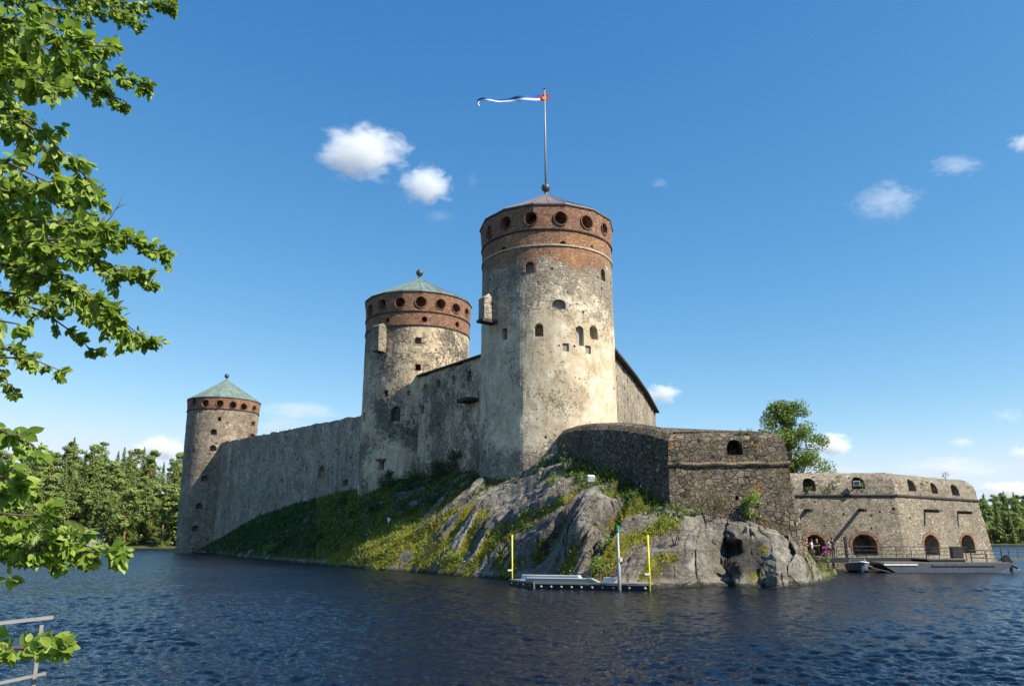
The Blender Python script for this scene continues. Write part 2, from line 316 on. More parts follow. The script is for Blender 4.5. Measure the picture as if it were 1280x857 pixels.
def rockmat():
    n = NT('gneiss rock with moss'); v = n.coord(); band = n.coord((.30, 1.9, 2.8), (R(20), R(-38), R(10)))
    tone = n.attr('tone'); f0 = n.math('ADD', n.noise(v, .6, 9, .74), n.math('MULTIPLY', n.math('SUBTRACT', tone, .5), .22))
    c = n.ramp(f0, [(.28, (.07, .06, .05)), (.44, (.165, .15, .125)), (.56, (.25, .235, .20)), (.72, (.38, .36, .31))])
    s = n.noise(band, 1.1, 8, .7, .8); c = n.mix(n.rng(s, .50, .58, 0, .7), c, (.055, .047, .04)); s2 = n.noise(band, 3.0, 6, .7, .4); c = n.mix(n.rng(s2, .55, .62, 0, .55), c, (.36, .34, .29))
    c = n.mix(n.rng(n.noise(v, .24, 5, .6), .5, .62, 0, .45), c, (.10, .075, .05)); c = n.mix(n.rng(n.noise(v, 3.6, 6, .8), .6, .66, 0, .6), c, (.36, .345, .29)); c = n.mix(n.rng(n.noise(v, 5.5, 5, .8), .58, .66, 0, .7), c, (.05, .045, .04))
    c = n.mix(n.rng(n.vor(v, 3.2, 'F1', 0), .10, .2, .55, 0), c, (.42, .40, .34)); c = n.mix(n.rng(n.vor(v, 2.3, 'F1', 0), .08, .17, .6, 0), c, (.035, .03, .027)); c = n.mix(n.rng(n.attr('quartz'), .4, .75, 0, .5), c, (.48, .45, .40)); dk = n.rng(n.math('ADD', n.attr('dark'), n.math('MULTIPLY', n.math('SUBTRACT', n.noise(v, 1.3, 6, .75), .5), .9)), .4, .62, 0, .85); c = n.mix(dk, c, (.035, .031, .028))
    ck = n.rng(n.math('ADD', n.attr('crack'), n.math('MULTIPLY', n.math('SUBTRACT', n.noise(v, 2.2, 5, .7), .5), .35)), .6, .85); c = n.mix(ck, c, (.045, .039, .032))
    m = n.attr('moss'); gr = n.noise(v, 2.6, 8, .8); mf = n.rng(n.math('ADD', m, n.math('MULTIPLY', n.math('SUBTRACT', gr, .5), 1.1)), .45, .55)
    mc = n.ramp(n.noise(v, 1.3, 8, .82), [(.30, (.025, .035, .008)), (.42, (.085, .10, .014)), (.52, (.30, .27, .03)), (.62, (.36, .29, .04)), (.74, (.10, .065, .018))])
    g = n.attr('soil'); mc = n.mix(g, mc, n.ramp(n.noise(v, 1.1, 6, .75), [(.3, (.014, .024, .006)), (.55, (.04, .056, .012)), (.75, (.06, .05, .02))]))  # dark soil green, also painting the castle's shade into the ground colour
    c = n.mix(mf, c, mc); sz = n.n('SeparateXYZ'); n.set(sz, 0, v); wet = n.math('ADD', sz.outputs[2], n.math('MULTIPLY', n.math('SUBTRACT', n.noise(v, 1.2, 5, .7), .5), .5)); c = n.mix(n.rng(wet, .10, .26, .85, 0), c, (.022, .02, .016)); c = n.mix(n.math('MULTIPLY', n.rng(wet, .26, .34), n.rng(wet, .40, .62, .55, 0)), c, (.33, .31, .26)); h = n.math('ADD', n.math('MULTIPLY', n.noise(v, 1.8, 12, .76), 1.0), n.math('MULTIPLY', s, .5)); h = n.math('ADD', h, n.math('MULTIPLY', n.math('MULTIPLY', n.noise(v, 6, 5, .85), mf), 1.4)); h = n.math('SUBTRACT', h, n.math('MULTIPLY', ck, .3))
    n.bump(h, .34); return n.col(c)
M['rock'] = rockmat()
def watermat():
    n = NT('lake water'); v = n.coord(); n.set(n.p, 'Base Color', (.002, .0045, .011, 1)); n.set(n.p, 'Roughness', .035); n.set(n.p, 'IOR', 1.33); n.set(n.p, 'Specular IOR Level', .5)
    b = n.noise(n.coord((1, 1.8, 1), (0, 0, R(-10))), 4.2, 4, .65); n.bump(b, .06); vl = n.n('VectorMath', operation='LENGTH'); n.set(vl, 0, v); n.set(n.p, 'Roughness', n.rng(vl.outputs['Value'], 30, 110, .03, .26)); return n.m
M['water'] = watermat()
def groundmat(name, a, b, c, sc=.25):
    n = NT(name); v = n.coord(); n.bump(n.noise(v, 1.2, 8, .7), .1); return n.col(n.ramp(n.noise(v, sc, 8, .7), [(.3, a), (.5, b), (.7, c)]))
M['forest_floor'] = groundmat('forest floor', (.025, .035, .012), (.05, .06, .02), (.075, .065, .03)); M['shore'] = groundmat('pale shore rock', (.06, .065, .03), (.15, .135, .11), (.24, .22, .185)); M['bank'] = groundmat('park bank grass', (.05, .08, .02), (.08, .11, .03), (.12, .1, .05))
# ------------------------------------------------------------------ openings
FWD = Vector((0, math.cos(PITCH), math.sin(PITCH)))
def frame_at(P, N):
    N = Vector((N.x, N.y, 0)).normalized(); X = Vector((-N.y, N.x, 0)); X = X if X.x * 1 > 0 or abs(N.x) > .9 else -X
    return N, X, Vector((0, 0, 1))
def metres(P, wpx, hpx, N):
    t = (P - EYE).dot(FWD); view = (P - EYE); view.z = 0; view.normalize(); k = max(.35, -view.dot(N))
    return wpx * t / F / k, hpx * t / F / .94
def ring(mb, P, N, X, Z, w, h, kind, t, d=.10, proud=.05, top_only=False):
    ol = outline(w, h, kind); k = len(ol); out = []
    for x, z in ol:
        L = math.hypot(x, z) or 1; out.append((x * (1 + 2 * t / w), z * (1 + 2 * t / h)) if kind == 'round' else (x + t * (1 if x > 0.01 else -1 if x < -.01 else 0) * (abs(x) / (w / 2)), z + (t if z > 0 else 0) * (z / (h / 2))))
    b = len(mb.v)
    for off in (proud, -d):
        for src in (ol, out): mb.v += [tuple(P + X * x + Z * z + N * off) for x, z in src]
    a0, a1, b0, b1 = b, b + k, b + 2 * k, b + 3 * k
    rngk = range(1, k) if top_only else range(k)
    for i in rngk:
        j = (i + 1) % k
        mb.f += [(a0 + i, a0 + j, a1 + j, a1 + i), (a1 + i, a1 + j, b1 + j, b1 + i), (a0 + j, a0 + i, b0 + i, b0 + j)]
    return mb
def openings(root, specs, hit, normal, cutter, wall_off=None):
    """specs: (px, py, w px, h px, kind, depth m, what)"""
    for px, py, w, h, kind, dep, what in specs:
        P = hit(px, py); N, X, Z = frame_at(P, normal(P)); wm, hm = metres(P, w, h, N)
        cutter.prism(outline(wm, hm, kind), P + N * .8, X, Z, -N * (dep + .8))
        ol = outline(wm * .985, hm * .985, kind)
        if 'ring' in what: ring(MB(), P, N, X, Z, wm * 1.01, hm * 1.01, kind, .13, .1, .03).build('gun_port_surround', M['brick_dark'], root)
        if 'brick' in what: ring(MB(), P, N, X, Z, wm * 1.01, hm * 1.01, kind, .30, .1, .03, top_only=True).build('arch_surround', M['brick'], root)
        if 'jamb' in what: ring(MB(), P, N, X, Z, wm * 1.01, hm * 1.01, kind, .25, .1, .03).build('window_surround', M['brick'], root)
        if 'pale' in what: MB().prism(ol, P - N * (dep - .05), X, Z, -N * .02).build('blocked_window', M['plate'], root)
        if 'shutter' in what:
            sh = MB().prism(ol, P - N * (dep * .55), X, Z, -N * .06).build('shutter', M['board'], root)
        if 'bars' in what:
            f = MB().prism(ol, P - N * (dep - .04), X, Z, -N * .03).build('window', M['glass'], root); g = MB()
            for k in (-.33, 0, .33): g.bar(P - N * .25 + X * k * wm - Z * hm * .5, P - N * .25 + X * k * wm + Z * hm * .42, .05)
            for k in (-.2, .2): g.bar(P - N * .25 - X * wm * .5 + Z * k * hm, P - N * .25 + X * wm * .5 + Z * k * hm, .05)
            g.build('window_bars', M['iron'], f)
        if 'lintel' in what: MB().box(P + Z * (hm / 2 + .18) + N * .08, (.4, wm * 1.5, .3), math.atan2(N.y, N.x)).build('lintel', M['bastion'], root)

# ------------------------------------------------------------------ round towers
def body_mesh(cx, cy_, prof, n=128, nzr=44, corner=None, rough=.07, seed=0):
    """prof: [(z, R)], closed solid with an uneven surface"""
    zs = np.linspace(prof[0][0], prof[-1][0], nzr); vs = []; fs = []
    for z in zs:
        Rz = interp(z, [p[0] for p in prof], [p[1] for p in prof])
        for k in range(n):
            a = 2 * math.pi * k / n; r = Rz
            if corner: r *= corner(math.degrees(a), z)
            x, y = math.cos(a), math.sin(a)
            r += rough * (fbm(x * 3 + seed, y * 3, z * .45, 3) * 1.4 + .5 * nz(x * 14, y * 14, z * 1.5 + seed))
            vs.append((cx + r * x, cy_ + r * y, z))
    for i in range(nzr - 1):
        for k in range(n):
            k2 = (k + 1) % n; fs.append((i * n + k, i * n + k2, (i + 1) * n + k2, (i + 1) * n + k))
    fs.append(tuple(reversed(range(n)))); e = (nzr - 1) * n; fs.append(tuple(e + k for k in range(n)))
    mb = MB(); mb.v = vs; mb.f = fs; return mb
class Tower: pass
def tower(name, label, pxc, pyc, Y, Rm, py_base, keys, mats, body_specs, port_specs, band_specs, n_poly, corner=None, taper=0.0, base_z=-1.5, seed=0, pitch_roof=.55, cornice2=None):
    """keys: front-face pixel rows of rim, cornice (and second cornice); the crown flares over the cornice"""
    t = Tower(); t.cx, t.cy, t.R = at(pxc, pyc, Y).x, Y, Rm; cx, cy_ = t.cx, t.cy
    root = t.root = thing(name, (cx, cy_, 0), label, 'tower', 'round towers of the castle')
    zf = lambda py: at_cyl(pxc, py, cx, cy_, Rm).z
    zr, zc = zf(keys[0]), zf(keys[1]); t.zr, t.zc = zr, zc
    nrm = lambda P: Vector((P.x - cx, P.y - cy_, 0)).normalized()
    z_body = zc if not cornice2 else zf(cornice2)
    Rb = Rm * (1 - taper)
    body = body_mesh(cx, cy_, [(base_z, Rb), (zf(py_base) + 4, Rb + (Rm - Rb) * .25), (z_body, Rm)], corner=corner, seed=seed).build('body', mats[0], root)
    cut = MB(); openings(root, body_specs, lambda a, b: at_cyl(a, b, cx, cy_, Rm), nrm, cut); carve(body, cut)
    if cornice2:
        band = body_mesh(cx, cy_, [(z_body + .003, Rm * 1.003), (zc, Rm * 1.004)], nzr=8, rough=.03, seed=seed).build('brick_band', M['brick'], root)
        c2 = MB(); openings(root, band_specs, lambda a, b: at_cyl(a, b, cx, cy_, Rm * 1.01), nrm, c2); carve(band, c2)
        MB().lathe([(Rm * .9, z_body - .16), (Rm + .09, z_body - .09), (Rm + .11, z_body + .05), (Rm * .9, z_body + .18)], (cx, cy_), 96).build('string_course', M['timber'], root)
    # crown: polygonal, flaring to the rim
    ph = math.radians(-90 + 180 / n_poly); cr = MB(); seg = 8; n = n_poly * seg; R0, R1 = Rm * 1.004, Rm * 1.028; vs = []
    rows = 14
    for i in range(rows):
        f = i / (rows - 1); z = zc + .003 + (zr - zc) * f
        for k in range(n):
            a = ph + 2 * math.pi * k / n; loc = (k % seg) / seg * 2 * math.pi / n_poly - math.pi / n_poly
            poly = math.cos(math.pi / n_poly) / math.cos(loc); r = (R0 + (R1 - R0) * f) * (1 + (poly - 1) * f * 1.0 + .012 * f)
            r += .03 * nz(math.cos(a) * 9, math.sin(a) * 9, z)
            vs.append((cx + r * math.cos(a), cy_ + r * math.sin(a), z))
    cr.v = vs
    for i in range(rows - 1):
        for k in range(n): k2 = (k + 1) % n; cr.f.append((i * n + k, i * n + k2, (i + 1) * n + k2, (i + 1) * n + k))
    cr.f.append(tuple(reversed(range(n)))); cr.f.append(tuple((rows - 1) * n + k for k in range(n)))
    crown = cr.build('brick_crown', mats[1], root)
    c3 = MB(); openings(root, port_specs, lambda a, b: at_cyl(a, b, cx, cy_, (R0 + R1) / 2), nrm, c3); carve(crown, c3)
    MB().lathe([(Rm * .9, zc - .2), (R0 + .09, zc - .11), (R0 + .12, zc + .03), (Rm * .9, zc + .16)], (cx, cy_), 96).build('cornice', mats[3], root)
    # conical roof with seams, eave board
    Re = R1 * 1.012 + .05; rise = Re * pitch_roof; ph2 = ph
    rf = MB().lathe([(Re * .97, zr + .02), (Re, zr + .06), (Re, zr + .16), (Re * .55, zr + rise * .46), (.25, zr + rise)], (cx, cy_), n_poly, ph2).build('roof', mats[2], root)
    sm = MB()
    for k in range(n_poly * 2):
        a = ph2 + math.pi * k / n_poly; f = math.cos(math.pi / n_poly) if k % 2 else 1
        sm.bar((cx + Re * f * math.cos(a), cy_ + Re * f * math.sin(a), zr + .17), (cx + Re * .55 * f * math.cos(a), cy_ + Re * .55 * f * math.sin(a), zr + rise * .46 + .02), .09, .07)
        sm.bar((cx + Re * .55 * f * math.cos(a), cy_ + Re * .55 * f * math.sin(a), zr + rise * .46 + .02), (cx + .2 * math.cos(a), cy_ + .2 * math.sin(a), zr + rise), .09, .07)
    sm.build('roof_seam', mats[2], rf)
    MB().lathe([(Re * .93, zr - .10), (Re * 1.004, zr - .09), (Re * 1.004, zr + .05), (Re * .93, zr + .05)], (cx, cy_), n_poly, ph2).build('eave_board', M['timber'], root)
    t.apex = zr + rise; br = .50
    MB().tube([(cx, cy_, t.apex - .4), (cx, cy_, t.apex + .5)], [.28, .12], 10).ball((cx, cy_, t.apex + .5 + br * .8), br).build('ball_finial', M['lead'], root, smooth=True)
    t.nrm = nrm; return t
def corner_main(a, z):
    d = (a - 270 + 180) % 360 - 180 + 4 * nz(z * .35, 3.3) + 2 * nz(z * 1.3, 9.1)          # 0 faces the viewer's side, negative to the left
    w = 1 - np.clip((z - 16) / 12, 0, 1); 
    def chord(d, a0, a1): m = (a0 + a1) / 2; return math.cos(math.radians((a1 - a0) / 2)) / math.cos(math.radians(d - m))
    r = 1.0
    if -80 < d < -24: r = 1 + (chord(d, -80, -24) - 1) * w * .6
    elif -24 <= d < 26: r = 1 + (chord(d, -24, 26) - 1) * w * .25
    return r * (1 + .012 * w)
MAIN = tower('round_tower', 'tallest round tower, pale plaster with a brick crown and brown roof under the flagpole', 683, 300, 81, 7.05, 590,
    (256, 286), (M['tower_main'], M['brick'], M['copper_brown'], M['timber']),
    [(704, 305, 8, 8, 'arch', 1.2, ''), (629, 312, 6, 8, 'arch', 1.2, ''), (740, 308, 3, 3, 'rect', .6, ''), (662, 333.5, 11, 12, 'arch', 1.0, 'jamb shutter'), (754, 343.5, 5, 15, 'arch', .7, 'pale'),
     (698.7, 380, 17, 12, 'arch', .8, 'shutter'), (673.6, 412, 11, 16, 'arch', 1.6, ''), (629.3, 417, 7, 14, 'rect', 1.3, ''), (724.8, 419.5, 9.5, 24, 'arch', .45, 'pale'), (742, 415.5, 10, 17, 'arch', .7, 'pale'),
     (707.3, 434, 8, 10, 'rect', .3, 'shutter'), (735, 437, 7, 10, 'rect', .3, 'shutter'), (698.8, 431.6, 2.5, 2.5, 'round', .5, ''), (718, 432.5, 3, 3, 'round', .5, ''), (704, 452, 2, 2, 'round', .5, ''), (724, 473, 2, 2, 'round', .5, ''), (682, 546, 3, 3, 'rect', .5, ''), (622, 566, 3, 5, 'rect', .5, ''), (641, 505, 2, 3, 'rect', .5, '')],
    [(611, 290, 5, 15, 'round', 1.5, 'ring'), (632, 279, 12, 16, 'round', 1.6, 'ring'), (663.5, 272.7, 15, 16, 'round', 1.6, 'ring'), (701, 272.4, 15, 16, 'round', 1.6, 'ring'), (734, 277.5, 13, 16, 'round', 1.6, 'ring'), (755.8, 286, 6, 13, 'round', 1.5, 'ring')], [], 14, corner_main, seed=1, pitch_roof=.58)
MID = tower('round_tower', 'middle round tower with a green copper roof, behind the tallest tower', 523, 395, 102, 6.93, 610,
    (364.5, 388.5), (M['tower_mid'], M['brick'], M['copper_green'], M['timber']),
    [(523, 425.6, 8, 8, 'rect', 1.0, ''), (522.6, 459, 7, 8, 'rect', 1.4, ''), (494.6, 517, 12, 18, 'arch', .6, 'bars'), (483, 491.6, 5, 8, 'rect', .5, ''), (477, 582, 7, 10, 'rect', 1.3, 'lintel'), (455.5, 521, 4, 12, 'arch', .5, ''), (511, 491, 4, 6, 'rect', .6, ''), (487, 545, 2, 3, 'rect', .5, ''), (470, 556, 2, 3, 'rect', .5, ''), (503, 449, 2, 2, 'rect', .5, ''), (545, 437, 2, 3, 'rect', .5, '')],
    [(462.5, 387, 5, 12, 'round', 1.4, 'ring'), (477.8, 379.7, 9, 11, 'round', 1.5, 'ring'), (499.9, 377.8, 12, 12, 'round', 1.5, 'ring'), (526.3, 377, 13, 13, 'round', 1.5, 'ring'), (551, 379.7, 11, 12, 'round', 1.5, 'ring'), (570.4, 385, 9, 11, 'round', 1.5, 'ring'), (583.5, 390, 4, 9, 'round', 1.4, 'ring')],
    [(484, 400, 5, 6, 'round', 1.2, ''), (530.8, 398.7, 7, 7, 'round', 1.2, ''), (571.9, 405.5, 5, 7, 'round', 1.2, '')], 18, seed=5, cornice2=406, taper=-.015)
LEFT = tower('round_tower', 'smallest round tower, grey rubble under a green roof, rising straight from the water', 280, 510, 165, 7.2, 680,
    (496.5, 510.5), (M['tower_left'], M['brick'], M['copper_green'], M['timber']),
    [(274.4, 523.4, 4, 5, 'rect', 1.2, ''), (266.8, 539.5, 8, 7, 'arch', 1.4, ''), (265.9, 559.4, 8, 7, 'arch', 1.4, ''), (255, 597.5, 8, 7, 'arch', 1.4, ''), (248, 632, 8, 7, 'arch', 1.4, ''), (243, 660, 8, 7, 'arch', 1.4, ''), (316.6, 529, 4, 5, 'arch', 1.2, 'jamb'), (315.5, 544.5, 6, 5, 'arch', 1.2, 'jamb')],
    [(242.5, 502, 4, 8, 'round', 1.3, 'ring'), (256.7, 503.6, 8, 8, 'round', 1.4, 'ring'), (275, 504, 8, 8, 'round', 1.4, 'ring'), (291.4, 505.8, 7.5, 8, 'round', 1.4, 'ring'), (305, 508.3, 7, 8, 'round', 1.4, 'ring'), (318, 510.5, 4, 7, 'round', 1.3, 'ring')], [], 16, seed=9, taper=.06, pitch_roof=.66)
# pale horizontal ledge of the main tower and its hanging garderobe
zl = at_cyl(690, 305.5, MAIN.cx, MAIN.cy, MAIN.R).z
MB().lathe([(MAIN.R - .3, zl - .14), (MAIN.R + .10, zl - .12), (MAIN.R + .10, zl + .06), (MAIN.R - .3, zl + .12)], (MAIN.cx, MAIN.cy), 96).build('string_course', M['plate'], MAIN.root)
def garderobe(T, px, y0, y1, ytip, w_px, name_mat, floor):
    P0 = at_cyl(px, y1, T.cx, T.cy, T.R); P1 = at_cyl(px, y0, T.cx, T.cy, T.R); P2 = at_cyl(px, ytip, T.cx, T.cy, T.R); N, X, Z = frame_at(P0, T.nrm(P0))
    w = w_px * (P0 - EYE).dot(FWD) / F; d = 1.45; az = math.atan2(N.y, N.x); zc_ = (P0.z + P1.z) / 2; h = P1.z - P0.z
    g = MB(); g.box(Vector((P0.x, P0.y, zc_)) + N * (d / 2 - .4), (d + .8, w, h), az)
    b = [Vector((P0.x, P0.y, P1.z)) + N * a + X * c for a, c in ((d + .05, -w * .53), (d + .05, w * .53), (-.4, w * .53), (-.4, -w * .53))]; tip = Vector((P0.x, P0.y, P2.z)) - N * .2
    g.add(b + [tip], [(0, 1, 4), (1, 2, 4), (2, 3, 4), (3, 0, 4), (3, 2, 1, 0)])
    o = g.build('garderobe', name_mat, T.root)
    if floor: MB().box(Vector((P0.x, P0.y, P0.z - .12)) + N * (d / 2 - .3), (d + 1.0, w * 1.12, .3), az).build('timber_floor', M['timber'], o)
garderobe(MAIN, 616.5, 376, 402, 361, 13, M['wall_lit'], True)
garderobe(MID, 477.5, 411, 441, 403, 13, M['wall_lit'], False)

# ------------------------------------------------------------------ curtain walls
def slab_wall(root, pts, ztop, zbot, thick, mat, rough=.10, step=.9, seed=0, inward=1):
    """a closed thick wall along a plan polyline; front side is to the right of the walking direction when inward = 1"""
    P = [Vector((p[0], p[1], 0)) for p in pts]; L = [0]
    for a, b in zip(P, P[1:]): L.append(L[-1] + (b - a).length)
    n = max(6, int(L[-1] / step)); ss = np.linspace(0, L[-1], n); m = max(6, int((max(ztop) - zbot) / step)); xs = np.interp(ss, L, [p.x for p in P]); ys = np.interp(ss, L, [p.y for p in P]); zt = np.interp(ss, L, ztop)
    tx, ty = np.gradient(xs), np.gradient(ys); q = np.hypot(tx, ty); nx, ny = ty / q * inward, -tx / q * inward; v = []; f = []
    for side in (0, 1):
        for i in range(n):
            for j in range(m):
                fz = j / (m - 1); z = zbot + (zt[i] - zbot) * fz; o = -thick * side
                if side == 0: o += rough * (fbm(ss[i] * .35, z * .35, seed, 3) * 1.6 + .5 * nz(ss[i] * 1.1, z * 1.1, seed))
                if j == m - 1: z += .32 * nz(ss[i] * .35, seed, 3) + .22 * nz(ss[i] * 1.3, seed, 8)
                v.append((xs[i] + nx[i] * o, ys[i] + ny[i] * o, z))
    id_ = lambda s_, i, j: s_ * n * m + i * m + j
    for i in range(n - 1):
        for j in range(m - 1):
            f.append((id_(0, i, j), id_(0, i + 1, j), id_(0, i + 1, j + 1), id_(0, i, j + 1))); f.append((id_(1, i, j), id_(1, i, j + 1), id_(1, i + 1, j + 1), id_(1, i + 1, j)))
        f.append((id_(0, i, m - 1), id_(0, i + 1, m - 1), id_(1, i + 1, m - 1), id_(1, i, m - 1))); f.append((id_(0, i, 0), id_(1, i, 0), id_(1, i + 1, 0), id_(0, i + 1, 0)))
    for j in range(m - 1):
        f.append((id_(0, 0, j), id_(0, 0, j + 1), id_(1, 0, j + 1), id_(1, 0, j))); f.append((id_(0, n - 1, j), id_(1, n - 1, j), id_(1, n - 1, j + 1), id_(0, n - 1, j + 1)))
    mb = MB(); mb.v = v; mb.f = f; return mb.build('masonry', mat, root)
Wa, Wb = at(451, 519, 102), at(279, 552, 157.6)
def extend(A, B, d): u = (B - A).normalized(); return A - u * d, B + u * d
A1, B1 = extend(Wa, Wb, 2.5)
wl = thing('curtain_wall', ((A1.x + B1.x) / 2, (A1.y + B1.y) / 2, 0), 'long shaded curtain wall of dark streaked rubble between the smallest and the middle tower', 'castle wall', 'castle curtain walls')
n1 = Vector((-(B1.y - A1.y), B1.x - A1.x, 0)).normalized(); n1 = n1 if n1.y < 0 else -n1
inw1 = 1 if Vector(((B1 - A1).y, -(B1 - A1).x, 0)).dot(n1) > 0 else -1
o = slab_wall(wl, [A1, B1], [Wa.z - .1, Wb.z], -1, 2.4, M['wall_far'], seed=2, inward=inw1)
ct = MB(); openings(wl, [(401.7, 590, 7, 13, 'arch', .35, 'jamb'), (431.6, 603.5, 6, 7, 'rect', .8, 'jamb'), (330, 575, 2, 3, 'rect', .5, ''), (352, 600, 2, 3, 'rect', .5, ''), (420, 562, 2, 4, 'rect', .5, ''), (383, 585, 2, 3, 'rect', .5, '')], lambda a, b: at_wall(a, b, A1, B1), lambda P: n1, ct); carve(o, ct)
Wc, Wd = at(524, 470.5, 95.2), at(600, 447.5, 82.5)
A2, B2 = extend(Wc, Wd, 2.5)
wm = thing('curtain_wall', ((A2.x + B2.x) / 2, (A2.y + B2.y) / 2, 0), 'short plastered curtain wall with a row of small niches between the middle and the tallest tower', 'castle wall', 'castle curtain walls')
n2 = Vector((-(B2.y - A2.y), B2.x - A2.x, 0)).normalized(); n2 = n2 if n2.y < 0 else -n2
inw2 = 1 if Vector(((B2 - A2).y, -(B2 - A2).x, 0)).dot(n2) > 0 else -1
zt2 = (Wc.z + Wd.z) / 2
o = slab_wall(wm, [A2, B2], [Wc.z, Wd.z], -1, 2.4, M['wall_mid'], seed=4, inward=inw2)
ct = MB(); openings(wm, [(531, 485, 5, 9, 'arch', .4, ''), (548.5, 480, 5, 10, 'arch', .4, ''), (567, 474.5, 5, 11, 'arch', .45, ''), (586, 469, 6, 12, 'arch', .5, ''), (514.8, 555.4, 7, 10, 'arch', .5, 'bars'), (534.5, 559, 4, 7, 'rect', .8, ''), (528, 512, 4, 10, 'arch', .4, ''), (533, 545, 2, 4, 'rect', .5, ''), (560, 493, 2, 3, 'rect', .5, ''), (575, 530, 2, 2, 'rect', .5, '')], lambda a, b: at_wall(a, b, A2, B2), lambda P: n2, ct); carve(o, ct)
MB().bar(A2 - n2 * 1.1 + Vector((0, 0, .12 + Wc.z - A2.z)), B2 - n2 * 1.1 + Vector((0, 0, .12 + Wd.z - B2.z)), 2.9, .22).build('roof', M['timber'], wm)
Pb = at_wall(592, 501, A2, B2); MB().box(Pb + n2 * .5, (2.0, 2.2, .35), math.atan2(n2.y, n2.x)).build('stone_ledge', M['timber'], wm)
ztr = at(768, 445, 84).z
top_r = [at_z(a, b, ztr) for a, b in ((764, 441), (776, 455), (790, 472), (805, 492.5), (819, 516.5))]
top_r = [top_r[0] + (top_r[0] - top_r[1]).normalized() * 5] + top_r
wr = thing('curtain_wall', (top_r[2].x, top_r[2].y, 0), 'sunlit pale rubble wall curving away behind the tallest tower under a dark sloping roof edge', 'castle wall', 'castle curtain walls')
o = slab_wall(wr, top_r, [ztr] * len(top_r), -1, 3, M['wall_lit'], seed=6, inward=1)
rf = MB()
for a, b in zip(top_r, top_r[1:]):
    d = (b - a).normalized(); nn = Vector((d.y, -d.x, 0)); rf.bar(a - nn * 1.0 + Vector((0, 0, .2)) - d * .05, b - nn * 1.0 + Vector((0, 0, .2)) + d * .25, 3.3, .26)
rf.build('roof', M['timber'], wr)
ct = MB()
for a, b, w_, h_ in ((784, 475.5, 2.5, 5), (798, 497, 2.5, 5), (781, 486, 2, 3), (782, 503, 2, 4), (804, 503, 2, 4)):
    k = 2 if a < 790 else 3; A_, B_ = top_r[k], top_r[k + 1]; d = (B_ - A_).normalized(); nn = Vector((d.y, -d.x, 0))
    openings(wr, [(a, b, w_, h_, 'rect', .9, '')], lambda x, y: at_wall(x, y, A_, B_), lambda P: nn, ct)
carve(o, ct)

# ------------------------------------------------------------------ bastion and battery: battered masses with a rounded parapet
def mass(root, out, ztop, zc, batter, mat, z0=-1.0, par=1.4, rough=.10, seed=0, batt_fn=None, step=.55):
    """out: closed plan polygon (counter-clockwise seen from above), ztop per vertex"""
    P = [Vector((p[0], p[1])) for p in out]; n0 = len(P); pts = []; zt = []; nr = []
    for i in range(n0):
        a, b = P[i], P[(i + 1) % n0]; k = max(1, int((b - a).length / step)) if i < n0 else 1
        for j in range(k): pts.append(a.lerp(b, j / k)); zt.append(ztop[i] + (ztop[(i + 1) % n0] - ztop[i]) * j / k)
    n = len(pts)
    for i in range(n):
        d = (pts[(i + 1) % n] - pts[i - 1]).normalized(); nr.append(Vector((d.y, -d.x)))
    v = []; f = []; levels = []
    m1 = max(5, int((zc - z0) / step))
    for j in range(m1): levels.append(('low', j / (m1 - 1)))
    for j in range(1, 5): levels.append(('up', j / 4))
    for a in (.3, .6, .85, 1.0): levels.append(('round', a))
    for kind, q in levels:
        for i in range(n):
            h = zt[i] - zc; cap = min(par, h * .6)
            bt = batter if batt_fn is None else batt_fn(pts[i], nr[i])
            if kind == 'low': z = z0 + (zc - z0) * q; off = bt * (1 - q)
            elif kind == 'up': z = zc + .01 + (h - cap) * q; off = -.05 * q
            else: z = zt[i] - cap * (1 - math.sin(q * math.pi / 2)); off = -.05 - cap * 1.1 * (1 - math.cos(q * math.pi / 2))
            s_ = pts[i].x * .8 + pts[i].y * .55
            r = rough * (1.3 * fbm(pts[i].x * .5, pts[i].y * .5, z * .5 + seed, 3) + .7 * nz(pts[i].x * 1.5, pts[i].y * 1.5, z * 1.6))
            p = pts[i] + nr[i] * (off + r); v.append((p.x, p.y, z + (.05 * nz(p.x * .8, p.y * .8, seed) if kind == 'round' else 0)))
    for j in range(len(levels) - 1):
        for i in range(n): i2 = (i + 1) % n; f.append((j * n + i, j * n + i2, (j + 1) * n + i2, (j + 1) * n + i))
    f.append(tuple(reversed(range(n)))); f.append(tuple((len(levels) - 1) * n + i for i in range(n)))
    mb = MB(); mb.v = v; mb.f = f; return mb.build('masonry', mat, root)
def z_from_row(x, y, rows):
    z = 10.0
    for _ in range(8):
        px, _p = proj((x, y, z)); py = interp(px, [r[0] for r in rows], [r[1] for r in rows]); d = ray(px, py); z = EYE.z + d.z / d.y * y
    return z
K = at(836, 580, 57.2); K2 = at(985, 579, 56.9); st = at_cyl(697, 560, MAIN.cx, MAIN.cy, MAIN.R)
rows_d = [(690, 537), (700, 533), (720, 528), (760, 526), (800, 530), (836, 540)]; rows_l = [(836, 540), (870, 538.5), (900, 537), (940, 535), (970, 536), (1000, 540)]
plan = []; zts = []
ctrl = Vector(((st.x + K.x) / 2 - 1.1, (st.y + K.y) / 2 - .8)); s2 = Vector((st.x, st.y)); k2 = Vector((K.x, K.y)); s_in = Vector((MAIN.cx + 1, MAIN.cy - 3))
plan.append(s_in); zts.append(z_from_row(st.x, st.y, rows_d))
for i in range(9):
    t = i / 8; p = s2 * (1 - t) ** 2 + ctrl * 2 * t * (1 - t) + k2 * t * t; plan.append(p); zts.append(z_from_row(p.x, p.y, rows_d))
for i in range(1, 5): t = i / 4; p = k2.lerp(Vector((K2.x, K2.y)), t); plan.append(p); zts.append(z_from_row(p.x, p.y, rows_l))
